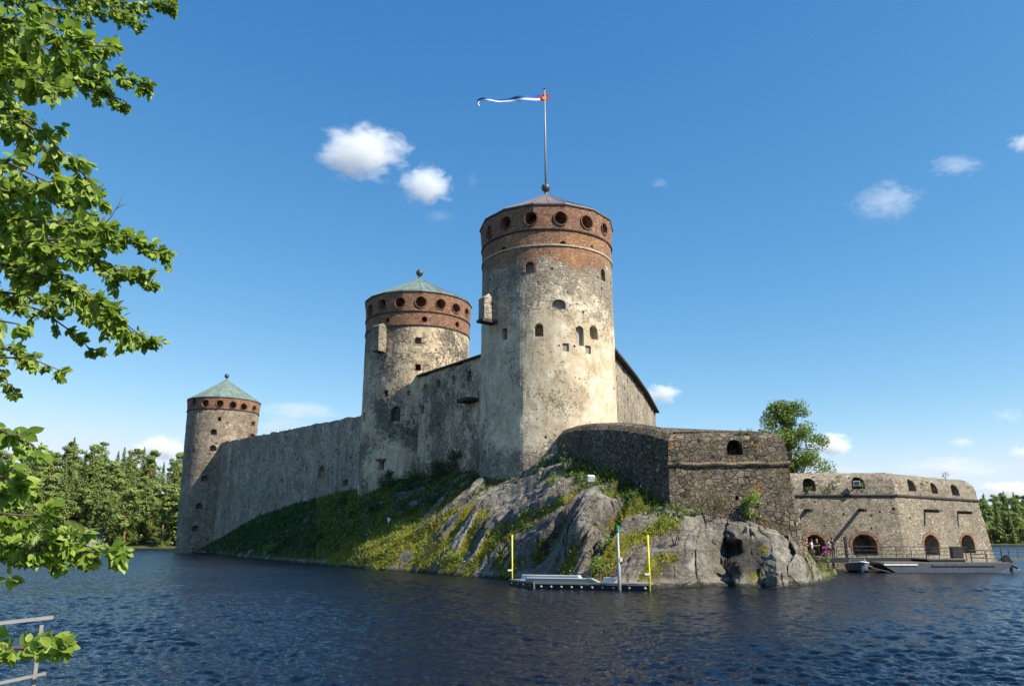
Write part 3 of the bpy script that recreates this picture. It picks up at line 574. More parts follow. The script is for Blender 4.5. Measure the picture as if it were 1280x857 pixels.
for p in ((K2.x + 3.2, K2.y + 12), (K2.x + 1, K2.y + 24), (MAIN.cx + 5, MAIN.cy + 2)): plan.append(Vector(p)); zts.append(zts[-1] + .1)
ZCB = at(836, 580.5, 57.2).z
bas = thing('bastion', (K.x, K.y, 0), 'dark boulder stone bastion with one embrasure on the rock below the tallest tower', 'bastion')
bmass = mass(bas, plan, zts, ZCB, .5, M['bastion'], z0=-.5, par=1.25, rough=.11, seed=3, batt_fn=lambda p, n: .15 if n.x < -.6 else (1.25 if n.x > .6 else .55))
A3, B3 = K, K2; n3 = Vector((B3.y - A3.y, -(B3.x - A3.x), 0)).normalized()
ct = MB(); openings(bas, [(918.5, 558.5, 19, 18, 'arch', 1.8, '')], lambda a, b: at_wall(a, b, A3, B3), lambda P: n3, ct)
openings(bas, [(1011 - 90, 622, 4, 5, 'rect', .6, '')], lambda a, b: at_wall(a, b, A3, B3), lambda P: n3, ct); carve(bmass, ct)
dcor = (K2 - K).normalized()
MB().tube([Vector((K.x, K.y, ZCB)) - dcor * .1 + n3 * .02 + Vector((0, 0, .05 * math.sin(i * 1.7))) + dcor * ((K2 - K).length + .25) * i / 12 for i in range(13)], .17, 8).build('cordon', M['cordon'], bas)
# battery
KB = at(1119.5, 619, 80); KR = at(1222, 626, 91.5); L0 = Vector((KB.x - 15, KB.y + .8, 0)); ZTB = at(1118, 589, 80).z; ZCD = KB.z
bat = thing('gun_battery', (KB.x, KB.y, 0), 'low sunlit stone gun battery with brick arched openings behind the landing stage', 'fortification')
planb = [Vector((L0.x, L0.y)), Vector((KB.x, KB.y)), Vector((KR.x, KR.y)), Vector((KR.x - 2, KR.y + 16)), Vector((L0.x, L0.y + 22))]
m_b = mass(bat, planb, [ZTB] * 5, ZCD, .6, M['battery'], z0=-.8, par=1.5, rough=.08, seed=8, batt_fn=lambda p, n: 1.15 if n.x > .85 else (.45 if n.x < .3 else .7), step=.6)
n4 = Vector((KB.y - L0.y, -(KB.x - L0.x), 0)).normalized(); n5 = Vector((KR.y - KB.y, -(KR.x - KB.x), 0)).normalized()
def hit_b(A, B, n, bt):
    def h(px, py):
        P = at_wall(px, py, A, B)
        for _ in range(3): o_ = bt * max(0, (ZCD - P.z) / (ZCD + .8)); P = at_wall(px, py, A + n * o_, B + n * o_)
        return P
    return h
ct = MB()
openings(bat, [(1011.6, 605, 15, 15, 'arch', 1.8, ''), (1073, 603, 15, 14, 'arch', 1.8, ''), (1019, 681, 24, 24, 'arch', 2.6, 'brick'), (1080.8, 680.5, 28, 24, 'arch', 2.6, 'brick'), (1117, 635.5, 4, 3, 'round', .5, '')], hit_b(L0, KB, n4, .45), lambda P: n4, ct)
openings(bat, [(1140.3, 606, 8, 14, 'arch', 1.6, ''), (1168.4, 609.5, 7, 13, 'arch', 1.6, ''), (1194.4, 612, 8, 13, 'arch', 1.6, ''), (1164.4, 680.5, 16, 23, 'arch', 2.2, 'brick'), (1209.7, 679.5, 14, 21, 'arch', 2.2, 'brick')], hit_b(KB, KR, n5, .7), lambda P: n5, ct)
carve(m_b, ct)
cb = [Vector((L0.x, L0.y, ZCD)) + n4 * .02, Vector((KB.x, KB.y, ZCD)), Vector((KR.x, KR.y, ZCD)) + n5 * .02]
cord = MB()
for a, b in zip(cb, cb[1:]): cord.tube([a.lerp(b, i / 10) for i in range(11)], .16, 8)
cord.build('cordon', M['timber'], bat)
for px, py, A_, B_, n_, bt, ln in ((1074.5, 636.5, L0, KB, n4, .45, 1.5), (1008, 637, L0, KB, n4, .45, 1.5), (1155.5, 637.5, KB, KR, n5, .7, 1.5), (1197, 639.5, KB, KR, n5, .7, 1.5)):
    P = hit_b(A_, B_, n_, bt)(px, py); MB().tube([P - n_ * .3, P + n_ * ln - Vector((0, 0, .12))], .17, 8).build('drain_spout', M['timber'], bat)
WAVE = .0100
# ------------------------------------------------------------------ water: one sheet with modelled waves near the viewer
def build_water():
    r = np.concatenate([np.linspace(3, 10, 12)[:-1], np.geomspace(10, 150, 1000), np.geomspace(158, 6000, 46)]); a = np.radians(np.concatenate([np.linspace(-82, -38, 60)[:-1], np.linspace(-38, 38, 1350), np.linspace(38, 82, 60)[1:]])); nr, na = len(r), len(a)
    rr, aa = np.meshgrid(r.astype(np.float32), a.astype(np.float32), indexing='ij'); x = rr * np.sin(aa); y = rr * np.cos(aa); z = np.zeros_like(x)
    g = np.random.default_rng(3); sp = np.maximum(np.gradient(r)[:, None], (rr * np.gradient(a)[None, :])).astype(np.float32)
    for i in range(60):
        lam = .11 * (13 ** (i / 59)); th = math.radians(-100) + g.normal(0, .62); k = 2 * math.pi / lam; ph = g.uniform(0, 6.28)
        amp = WAVE * lam ** .62; fade = np.clip((lam / sp - 2.2) / 2.5, 0, 1); dx, dy = math.cos(th), math.sin(th); u = x * dx + y * dy; v = x * dy - y * dx
        w = np.sin(k * u + ph + 1.1 * np.sin(.23 * k * v + ph * 3) + .7 * np.sin(.11 * k * u + ph * 5)); z += amp * fade * (w + .22 * (1 - 2 * w * w)) * (.6 + .4 * np.sin(.13 * k * v + .09 * k * u + ph * 7))
    gust = np.clip(.82 + .34 * np.sin(x * .11 + y * .06 + 1.0 + 1.2 * np.sin(y * .07)) * np.sin(x * .035 - y * .13) + .22 * np.sin(x * .31 + 1.5 * np.sin(y * .2)) * np.sin(y * .37 + x * .1), .3, 1.4); z *= gust
    idx = np.arange(nr * na).reshape(nr, na); f = np.stack([idx[:-1, :-1], idx[:-1, 1:], idx[1:, 1:], idx[1:, :-1]], -1).reshape(-1, 4)[:, ::-1]
    o = link_mesh('water', np.stack([x, y, z], -1).reshape(-1, 3), f, M['water'], smooth=True); tag(o, kind='structure', label='dark blue rippled lake water round the castle rock')
build_water()

# ------------------------------------------------------------------ castle rock
hw1 = lambda a, b: at_wall(a, b, A1, B1); hw2 = lambda a, b: at_wall(a, b, A2, B2); hl = lambda a, b: at_wall(a, b, K, K2)
hmain = lambda a, b: at_cyl(a, b, MAIN.cx, MAIN.cy, MAIN.R); hmid = lambda a, b: at_cyl(a, b, MID.cx, MID.cy, MID.R); hleft = lambda a, b: at_cyl(a, b, LEFT.cx, LEFT.cy, LEFT.R)
def hdark(px, py):
    best = None
    for a, b in zip(plan[1:10], plan[2:11]):
        P = at_wall(px, py, Vector((a.x, a.y, 0)), Vector((b.x, b.y, 0))); x0, x1 = sorted((proj((a.x, a.y, P.z))[0], proj((b.x, b.y, P.z))[0]))
        if x0 - 1 <= px <= x1 + 1: return P
    return at_wall(px, py, Vector((plan[1].x, plan[1].y, 0)), K)
# water-line row, foot of the masonry, bulge
COLS = [(205, 689.0, hleft(240, 690), 0), (226, 690.2, hleft(246, 688), 0), (245, 690.8, hleft(262, 681), 0), (275, 693, hw1(283, 668), .1), (320, 699, hw1(326, 644), .1), (389, 705.2, hw1(376, 628), .12), (430, 709, hw1(440, 612), .15),
        (460, 711.6, hmid(462, 617), .2), (490, 713.5, hmid(492, 600), .2), (517, 715.2, hw2(525, 598), .25), (548, 718, hw2(560, 592), .3), (576, 720, hw2(592, 590), .4), (606, 722, hmain(610, 603), .5), (634, 724, hmain(640, 598), .55), (675, 728, hmain(672, 586), .6), (705, 731, hdark(705, 574), .6),
        (735, 733.2, hdark(732, 578), .5), (775, 735, hdark(775, 598), .45), (808, 735, hdark(812, 620), .45), (836, 734.5, hl(838, 629), .6), (862, 734, hl(868, 637), .85), (891, 732.5, hl(898, 645), .95), (930, 733.5, hl(935, 651), 1.0), (973, 734, hl(972, 664), .95), (1000, 732, hl(1000, 686), .6), (1022, 729, hl(1010, 700), .35), (1040, 725, Vector((K2.x + 1.6, K2.y + 1.5, .9)), .2), (1047, 718, Vector((K2.x + 1.8, K2.y + 5, .9)), .1), (1046, 712, Vector((K2.x + 1, K2.y + 9, .8)), .1)]
def smooth1(a, k):
    ker = np.exp(-np.linspace(-2, 2, 2 * k + 1) ** 2); ker /= ker.sum(); return np.convolve(np.pad(a, k, mode='edge'), ker, 'valid')
ROCK = {}
_pg = np.random.default_rng(99); _perm = np.concatenate([_pg.permutation(256)] * 3); _grad = unit_ = _pg.normal(size=(256, 3)); _grad = _grad / np.linalg.norm(_grad, axis=1)[:, None] * 1.4
def pn(x, y, z):
    xi, yi, zi = (np.floor(q).astype(int) for q in (x, y, z)); xf, yf, zf_ = x - xi, y - yi, z - zi; fd = lambda t: t * t * t * (t * (t * 6 - 15) + 10); u, v, w = fd(xf), fd(yf), fd(zf_); r = 0
    for i in (0, 1):
        for j in (0, 1):
            for k in (0, 1):
                g = _grad[_perm[_perm[_perm[(xi + i) & 255] + ((yi + j) & 255)] + ((zi + k) & 255)]]; r = r + (g[..., 0] * (xf - i) + g[..., 1] * (yf - j) + g[..., 2] * (zf_ - k)) * (u if i else 1 - u) * (v if j else 1 - v) * (w if k else 1 - w)
    return r
def pf(x, y, z, o=4, f=1.0): return sum(pn(x * f * 2 ** i, y * f * 2 ** i, z * f * 2 ** i) * .5 ** i for i in range(o))
def cells(a, b, seed):
    """anisotropic cell pattern: random id values per cell, local coordinates, distance to the border"""
    ia, ib = np.floor(a).astype(int), np.floor(b).astype(int); d1 = np.full(a.shape, 9.); d2 = d1.copy(); best = [np.zeros(a.shape) for _ in range(6)]
    for i in (-1, 0, 1):
        for j in (-1, 0, 1):
            ca, cb = ia + i, ib + j; h = _perm[(_perm[(ca + seed) & 255] + cb) & 255].astype(int); rv = [_perm[(h + 37 * q) & 255] / 255. for q in range(5)]; sa, sb = ca + .15 + .7 * rv[0], cb + .15 + .7 * rv[1]; d = np.hypot(a - sa, b - sb); nw = d < d1; d2 = np.where(nw, d1, np.minimum(d2, d)); d1 = np.where(nw, d, d1)
            for q, val in enumerate((rv[2], rv[3], rv[4], a - sa, b - sb, rv[0])): best[q] = np.where(nw, val, best[q])
    return best, d2 - d1
def build_rock():
    cx = np.array([c[0] for c in COLS[:-2]] + [1052, 1058]); px = np.arange(205, 1058.01, .72); n = len(px)
    Wp = [at_z(c[0], c[1], 0) for c in COLS]; Fp = [c[2] for c in COLS]
    itp = lambda arr, k=5: smooth1(np.interp(px, cx, arr), k)
    Wx, Wy = itp([p.x for p in Wp], 4), itp([p.y for p in Wp], 4); Fx, Fy, Fz = itp([p.x for p in Fp], 4), itp([p.y for p in Fp], 4), itp([p.z for p in Fp], 5); Bu = itp([c[3] for c in COLS], 11)
    t = np.concatenate([np.linspace(-.12, 0, 6)[:-1], np.linspace(0, 1, 205), np.linspace(1, 1.5, 12)[1:]]); m = len(t)
    L = np.hypot(Fx - Wx, Fy - Wy); s = np.concatenate([[0], np.cumsum(np.hypot(np.diff((Wx + Fx) / 2), np.diff((Wy + Fy) / 2)))])
    T = t[None, :]; PX = np.repeat(px[:, None], m, 1); X = Wx[:, None] + (Fx - Wx)[:, None] * T; Y = Wy[:, None] + (Fy - Wy)[:, None] * T
    Z = np.where(T < 0, T * L[:, None] * .5, np.where(T <= 1, Fz[:, None] * (T + Bu[:, None] * T * (1 - T) * 1.15 * (1.35 - .7 * T)), Fz[:, None])); SS = np.repeat(s[:, None], m, 1); H = T * L[:, None]
    amp = np.interp(PX, [205, 300, 430, 560, 640, 800, 850, 1058], [.12, .40, .55, .8, 1.1, 1.0, .65, .4]); env = np.clip((T + .06) / .14, 0, 1) * np.clip((1.0 - T) / .10, 0, 1)
    wx = .9 * pf(X, Y, Z, 3, .13); wy = .9 * pf(X + 31, Y, Z, 3, .13); _q = Z - EYE.z; _c, _s = math.cos(PITCH), math.sin(PITCH); _f = Y * _c + _q * _s; _px, _py = 640 + F * X / _f, 428.5 - F * (_q * _c - Y * _s) / _f
    def _near(a, b): k_ = np.argmin((_px[:, :210] - a) ** 2 + (_py[:, :210] - b) ** 2); return np.unravel_index(k_, _px[:, :210].shape)
    (i1, j1), (i2, j2) = _near(540, 705), _near(672, 602); du = np.array([SS[i2, j2] - SS[i1, j1], H[i2, j2] - H[i1, j1]]); du /= np.linalg.norm(du)
    al = SS * du[0] + H * du[1] + wx * 1.8; ac = SS * du[1] - H * du[0] + wy * 1.1
    c1, e1 = cells(al / 10.0, ac / 2.3, 3); c2, e2 = cells(al / 3.4 + 7, ac / .8 + 3, 11); c3, e3 = cells(al / 1.1 + 1, ac / .5 + 5, 23)
    k1, k2, k3 = np.clip(e1 / .16, 0, 1), np.clip(e2 / .18, 0, 1), np.clip(e3 / .2, 0, 1)
    qs = ac / 3.3 + .55 * pf(X, Y, Z, 2, .10); ci = np.floor(qs); fr = qs - ci; hk = .6 + .8 * (np.sin(ci * 12.9898 + 1) * 43758.5453 % 1); slab = np.where(fr < .80, (fr / .80) ** .85, np.clip(1 - (fr - .80) / .11, 0, 1)); qf = ac / .95 + .5 * pf(X, Y, Z, 2, .3); ff = qf - np.floor(qf); fine_ = np.where(ff < .85, ff, (1 - ff) * 5.6)
    bl_ = np.interp(PX, [205, 420, 520, 800, 850, 1058], [.35, .5, 1, 1, .35, .25])
    d = amp * bl_ * (1.05 * hk * (slab - .5) + .23 * (fine_ - .4)) + amp * (1.15 - .75 * bl_) * (1.0 * (c1[0] - .45) + (c1[1] - .5) * c1[3] * 1.2 + (c1[2] - .30) * c1[4] * 1.1 - .28 * (1 - k1) ** 2)
    d += amp * (.20 * (c2[0] - .5) + (c2[1] - .5) * c2[3] * .3 + (c2[2] - .4) * c2[4] * .3 - .10 * (1 - k2) ** 2) + amp * (.11 * (c3[0] - .5) + (c3[2] - .5) * c3[4] * .14)
    bo = np.clip((PX - 832) / 22, 0, 1); c4, e4 = cells(SS / 2.1 + .35 * wx, H / 2.6 + .3 * wy + SS * .12, 31); c5, e5 = cells(SS / .75 + .4 * wx, H / 1.0 + SS * .25, 41); d += bo * (.62 * (c4[0] - .5) + (c4[1] - .5) * c4[3] * 1.1 + (c4[2] - .5) * c4[4] * .9 - .22 * (1 - np.clip(e4 / .09, 0, 1)) + .20 * (c5[0] - .5) + (c5[1] - .5) * c5[3] * .3 + (c5[2] - .5) * c5[4] * .3)
    rk = np.interp(PX, [205, 300, 420, 560, 700, 1058], [.3, .5, .7, .9, 1.0, 1.0]); d += rk * (.50 * pf(X, Y, Z, 3, .18) + .10 * (.4 - np.abs(pn(X * .9, Y * .9, Z * 1.1))) + .055 * pf(X, Y, Z, 3, 2.2))
    V = np.stack([X, Y, Z + d * env], -1); crack = np.maximum(1 - np.clip(e1 / .035, 0, 1), .8 * (1 - np.clip(e2 / .09, 0, 1)) * (c2[5] > .45)); crack = crack * (1 - bo) + bo * np.maximum(.9 * (1 - np.clip(e4 / .05, 0, 1)), .7 * (1 - np.clip(e5 / .06, 0, 1)) * (c5[5] > .5)); tone = (.5 * c1[1] + .3 * c2[2] + .2 * c3[0]) * (1 - bo) + bo * (.6 * c4[2] + .4 * c5[2])
    base_moss = np.interp(px, [205, 330, 400, 460, 540, 600, 650, 700, 730, 770, 810, 840, 870, 1000, 1020, 1058], [.58, .54, .52, .50, .42, .24, .12, .12, .30, .38, .26, .08, -.05, -.05, .2, .45])
    stripe = np.where((fr < .16) | (fr > .84), 1.5, -.55) + .5 * pf(X, Y, Z, 3, .5); moss = base_moss[:, None] + np.where((T < .45) & (PX > 410) & (PX < 640), .16 * (1 - T / .45) + .06, 0) - np.where((PX > 490) & (PX < 715), .34 * np.clip((T - .38) / .25, 0, 1), 0) + .24 * stripe * np.clip((PX - 430) / 60, 0, 1) * (PX < 850) + .22 * (1 - np.clip(e1 / .25, 0, 1)) + .12 * (1 - k2) - .14 * (c1[0] - .5) - .30 * (c2[0] > .82) * (PX < 520) + .20 * pf(X + 9, Y, Z, 3, .18)
    moss = np.where(T > .9, moss + (T - .9) * np.where(PX < 860, 4, 1.2), moss); soil = np.zeros((n, m)); dark = np.zeros((n, m)); qz = np.zeros((n, m))
    # displace blocks, hollows along the seaward normal, in world space
    out = np.stack([Wx - Fx, Wy - Fy], 1); out /= np.linalg.norm(out, axis=1)[:, None]
    qz_ = V[..., 2] - EYE.z; cs_, sn_ = math.cos(PITCH), math.sin(PITCH); fw = V[..., 1] * cs_ + qz_ * sn_; P = np.stack([640 + F * V[..., 0] / fw, 428.5 - F * (qz_ * cs_ - V[..., 1] * sn_) / fw], -1)
    def blob(cxp, cyp, rx, ry, rot=0):
        dx, dy = P[..., 0] - cxp, P[..., 1] - cyp; c, s_ = math.cos(rot), math.sin(rot); u = (dx * c + dy * s_) / rx; v = (-dx * s_ + dy * c) / ry; return np.exp(-(u * u + v * v) ** 2)
    def push(b, dist, dz=0):
        V[..., 0] += out[:, None, 0] * b * dist; V[..., 1] += out[:, None, 1] * b * dist; V[..., 2] += b * dz
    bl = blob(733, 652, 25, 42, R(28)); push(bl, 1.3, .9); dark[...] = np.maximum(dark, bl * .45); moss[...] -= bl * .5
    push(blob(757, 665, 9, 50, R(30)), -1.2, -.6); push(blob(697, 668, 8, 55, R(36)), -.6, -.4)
    wv = pn(X * .9, Y * .9, Z * .9); cave = blob(914, 684, 19, 12, R(-25)) * np.clip(.55 + 1.5 * wv, 0, 1); push(cave, -1.7, -.1); fis = blob(930, 694, 38, 30, R(20)); dark[...] = np.maximum(dark, fis * .75); dark[...] = np.maximum(dark, cave * .6)  # the cave's shade is painted into the rock colour as well
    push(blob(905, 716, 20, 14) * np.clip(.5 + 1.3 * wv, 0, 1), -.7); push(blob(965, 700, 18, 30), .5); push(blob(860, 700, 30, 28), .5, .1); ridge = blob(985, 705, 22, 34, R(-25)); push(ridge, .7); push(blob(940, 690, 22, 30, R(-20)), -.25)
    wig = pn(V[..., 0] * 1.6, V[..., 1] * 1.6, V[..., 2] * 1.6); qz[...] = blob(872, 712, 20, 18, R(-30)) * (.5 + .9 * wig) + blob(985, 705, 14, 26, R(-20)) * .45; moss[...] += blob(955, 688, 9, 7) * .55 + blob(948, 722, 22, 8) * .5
    shade_soil_x = np.interp(P[..., 0], [205, 420, 470, 560, 640, 700, 730, 835, 860], [1, .95, .8, .55, .2, .35, .5, .4, 0]); low = np.interp(P[..., 1] - np.interp(P[..., 0], [260, 410, 560, 690, 730, 830], [690, 692, 625, 592, 612, 648]), [-14, 10], [1, 0]); soil[...] = np.clip(shade_soil_x * (.25 + low), 0, 1)  # outline of the castle's cast shadow; ground above it is coloured darker
    moss[...] = np.where(P[..., 0] < 860, moss + low * .30 * (P[..., 0] > 225) * (1 - .75 * (c2[0] > .82) * (P[..., 0] < 520)), moss)
    idx = np.arange(n * m).reshape(n, m); f = np.stack([idx[:-1, :-1], idx[1:, :-1], idx[1:, 1:], idx[:-1, 1:]], -1).reshape(-1, 4)
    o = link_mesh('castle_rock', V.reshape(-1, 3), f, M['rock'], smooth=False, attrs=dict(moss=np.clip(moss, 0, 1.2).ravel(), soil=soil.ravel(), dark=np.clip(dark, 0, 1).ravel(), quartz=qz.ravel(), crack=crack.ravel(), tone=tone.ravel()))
    o.data.polygons.foreach_set('use_smooth', np.ones(len(o.data.polygons), dtype=bool)); tag(o, kind='structure', label='grey gneiss rock slope with mossy grooves under the castle walls')
    ROCK.update(V=V, moss=moss, soil=soil, P=P, t=t, px=px, low=low)
build_rock()
# bedrock core under the castle: keeps the ground closed behind the slope
core = MB(); ring_ = [Vector((LEFT.cx + 3, LEFT.cy + 2)), Vector((A1.x + 2, A1.y + 6)), Vector((MAIN.cx, MAIN.cy)), Vector((K.x + 3, K.y + 4)), Vector((K2.x + .3, K2.y + 6)), Vector((KB.x - 16, KB.y + 6)), Vector((KB.x - 2, KB.y + 3)), Vector((KR.x - 3, KR.y + 5)), Vector((60, 150)), Vector((30, 190)), Vector((-40, 205))]
core.v = [(p.x, p.y, -1) for p in ring_] + [(p.x, p.y, 1.1) for p in ring_]; k_ = len(ring_); core.f = [tuple(range(k_, 2 * k_))] + [(i, (i + 1) % k_, (i + 1) % k_ + k_, i + k_) for i in range(k_)]
tag(core.build('ground', M['forest_floor']), kind='structure')

# ------------------------------------------------------------------ far shores
def terrain(name, xs, ys, hf, mat):
    v = [(x, y, hf(x, y)) for y in ys for x in xs]; nx = len(xs); f = [(j * nx + i, j * nx + i + 1, (j + 1) * nx + i + 1, (j + 1) * nx + i) for j in range(len(ys) - 1) for i in range(nx - 1)]
    return tag(link_mesh(name, v, f, mat, smooth=True), kind='structure')
ss = lambda a, b, x: (lambda t: t * t * (3 - 2 * t))(min(1, max(0, (x - a) / (b - a))))
def h_left(x, y):
    sh = 226 + 6 * nz(x * .03, 1.3) + (.18 * max(0, x + 60)); e = ss(-20, -60, x)
    return -1.2 + 1.9 * ss(sh - 4, sh + 6, y) + (19 + 5 * nz(x * .02, y * .02)) * ss(sh + 8, sh + 85, y) * e + .5 * nz(x * .12, y * .12)
def h_right(x, y):
    sh = 326 + 5 * nz(x * .02, 2.2); e = ss(150, 185, x)
    return -1.5 + 2.2 * ss(sh - 4, sh + 8, y) * e + 9 * ss(sh + 10, sh + 80, y) * e + .4 * nz(x * .1, y * .1)
terrain('hill', np.linspace(-330, -20, 90), np.linspace(216, 420, 60), h_left, M['forest_floor']); terrain('hill', np.linspace(150, 420, 60), np.linspace(318, 480, 40), h_right, M['forest_floor'])
terrain('hills', np.linspace(-900, 900, 90), np.linspace(740, 1000, 12), lambda x, y: -2 + 24 * ss(740, 800, y) * (.6 + .4 * nz(x * .01, 5)), M['forest_floor'])
def dome(name, c, r, h, label, seed):
    v = []; n, m = 48, 20
    for j in range(m + 1):
        f = j / m
        for i in range(n):
            a = 2 * math.pi * i / n; rr = 1 - f ** 1.6 if j < m else .0; d = 1 + .22 * fbm(math.cos(a) * 1.4 + seed, math.sin(a) * 1.4, f * 1.5, 4)
            v.append((c[0] + r[0] * rr * d * math.cos(a), c[1] + r[1] * rr * d * math.sin(a), c[2] + h * (f ** .75) * (1 + .15 * nz(a * 2, f * 3, seed))))
    fs = [(j * n + i, j * n + (i + 1) % n, (j + 1) * n + (i + 1) % n, (j + 1) * n + i) for j in range(m) for i in range(n)]
    return tag(link_mesh(name, v, fs, M['shore'], smooth=True), label, 'rock')
p = at(88, 684, 231); dome('shore_rock', (p.x, p.y + 6, -.6), (14, 9), 6.4, 'rounded bare rock on the far left shore below the pines', 2)
p = at(198, 684, 236); dome('shore_rock', (p.x, p.y + 3, -.8), (8, 5), 3.0, 'low pale rock shelf at the waterline beside the smallest tower', 7)
terrain('bank', np.linspace(-14, 10, 14), np.linspace(-16, 6.9, 12), lambda x, y: 1.35 + .08 * nz(x, y) - (2.5 * ss(5.8, 6.9, y)), M['bank'])
# ------------------------------------------------------------------ leaves and plants
def leaf_quads(cent, nrm, along, size, width=.7, fold=.25, rng=RNG, shape='leaf'):
    """many folded leaves at once: centres, unit normals, unit directions, sizes -> verts, faces, tint"""
    n = len(cent); cent, nrm, along = map(np.asarray, (cent, nrm, along)); size = np.broadcast_to(np.asarray(size, float), (n,))[:, None]
    side = np.cross(nrm, along); side /= np.linalg.norm(side, axis=1)[:, None] + 1e-9
    if shape == 'leaf':      # rounded, pointed at the tip, creased along the midrib
        sd = [(-.47, .13), (-.30, .34), (-.05, .41), (.20, .33), (.40, .15)]; mr = [(-.5, 0, 0), (-.25, 0, -.2), (0, 0, -.25), (.25, 0, -.35), (.58, 0, -.9)]
        pt = mr + [(x, y, 1) for x, y in sd] + [(x, -y, 1) for x, y in sd]
        fc = []
        for o_, fl in ((5, 0), (10, 1)):
            for q_ in ((0, o_ + 1, o_), (0, 1, o_ + 1), (1, o_ + 2, o_ + 1), (1, 2, o_ + 2), (2, o_ + 3, o_ + 2), (2, 3, o_ + 3), (3, o_ + 4, o_ + 3), (3, 4, o_ + 4)): fc.append(q_ if not fl else q_[::-1])
    elif shape == 'tri': pt = [(-.5, -.42, 0), (.6, 0, 0), (-.5, .42, 0)]; fc = [(0, 1, 2)]
    else: pt = [(-.5, 0, 0), (0, .45, 1), (.5, 0, 0), (0, -.45, 1)]; fc = [(0, 2, 1), (0, 3, 2)]
    V = np.stack([cent + along * a * size + side * b * size * width + nrm * c * fold * size * (abs(b) if b else .3) for a, b, c in pt], 1)
    k = len(pt); f = (np.arange(n)[:, None, None] * k + np.array(fc)[None]).reshape(-1, len(fc[0])); tint = np.repeat(rng.uniform(0, 1, n), k)
    return V.reshape(-1, 3), f, tint
def unit(a): return a / (np.linalg.norm(a, axis=-1, keepdims=True) + 1e-9)
def rand_dirs(n, rng=RNG): return unit(rng.normal(size=(n, 3)))
def leaf_obj(name, cent, nrm, along, size, mat, parent=None, shape='quad', width=.7, fold=.3, world=True):
    v, f, t = leaf_quads(cent, nrm, along, size, width, fold, shape=shape); return link_mesh(name, v, f, mat, parent, attrs=dict(tint=t), world=world)

# ---- foreground linden: trunk outside the picture on the left, boughs reaching in
BOUGHS = [([(-260, -60, 6), (-60, 20, 4.6), (60, 30, 4.2), (118, 58, 4.2)], 42, 300, .105), ([(-260, -90, 7), (-60, -25, 7), (80, -12, 7), (150, 2, 7.2), (214, 8, 7.4)], 17, 340, .085), ([(80, -12, 7), (150, 12, 7), (178, 32, 7)], 14, 90, .08),
    ([(-260, 120, 7), (-60, 110, 6.6), (60, 85, 6.4), (130, 88, 6.4), (176, 108, 6.5)], 24, 420, .085), ([(60, 85, 6.4), (120, 110, 6.4), (158, 128, 6.5)], 14, 120, .08), ([(-260, 140, 6), (-60, 140, 4.8), (40, 150, 4.5), (84, 192, 4.5), (112, 226, 4.6)], 30, 270, .095),
    ([(-260, 60, 6), (-60, 80, 5), (20, 85, 4.6), (70, 110, 4.6)], 40, 300, .095), ([(-260, 200, 6), (-60, 205, 4.4), (15, 205, 4), (60, 228, 4)], 26, 150, .09), ([(-260, 210, 7), (-60, 230, 5.4), (50, 245, 5.2), (120, 245, 5.2)], 26, 260, .085),
    ([(-260, 260, 7), (-60, 280, 6.2), (70, 300, 6), (150, 300, 6.2), (180, 298, 6.3), (204, 316, 6.4)], 19, 430, .085), ([(70, 300, 6), (140, 335, 6.2), (186, 352, 6.3)], 17, 180, .08), ([(-260, 280, 7), (-60, 320, 5.8), (80, 345, 5.5), (140, 395, 5.5), (182, 424, 5.6)], 22, 420, .085),
    ([(-260, 250, 6), (-60, 270, 4.9), (50, 275, 4.6), (132, 285, 4.6)], 30, 330, .09), ([(-260, 300, 7), (-60, 360, 6), (60, 372, 5.8), (135, 408, 5.8), (160, 428, 5.9)], 16, 210, .08), ([(-260, 350, 6), (-40, 395, 4.4), (24, 405, 4.1)], 20, 70, .1),
    ([(-260, 380, 7), (-40, 440, 6.4), (30, 448, 6.2), (73, 462, 6.2)], 13, 150, .08), ([(-40, 440, 6.4), (10, 470, 6.2), (16, 490, 6.2)], 11, 50, .08), ([(-260, 440, 6), (-40, 530, 4.3), (14, 528, 4), (42, 556, 4)], 20, 90, .1), ([(-260, 470, 6), (-50, 590, 4.3), (0, 590, 4.2), (30, 600, 4.2)], 30, 170, .095),
    ([(-260, 500, 6), (-50, 630, 4.6), (10, 640, 4.5), (56, 646, 4.5)], 26, 170, .09), ([(-260, 520, 6), (-50, 670, 4.8), (40, 686, 4.6), (100, 692, 4.6), (153, 688, 4.6)], 16, 210, .09), ([(40, 686, 4.6), (80, 672, 4.6), (108, 672, 4.6)], 11, 50, .085), ([(-260, 540, 6), (-50, 715, 4.8), (14, 722, 4.6)], 9, 22, .09),
    ([(-260, 600, 6), (-50, 815, 4.4), (20, 806, 4.2), (78, 810, 4.2)], 17, 115, .1)]
_r = np.random.default_rng(5)
for _p, _s, _n, _z in list(BOUGHS):
    if _p[0][0] < -200 and len(_p) > 3:
        _dy = _r.uniform(-26, 26); BOUGHS.append(([(_p[0][0], _p[0][1] + _dy, _p[0][2])] + [(x * .78 - 12, y + _dy * (1 if y < 500 else .4), Y * 1.12) for x, y, Y in _p[1:]], _s * 1.1, int(_n * .9), _z))
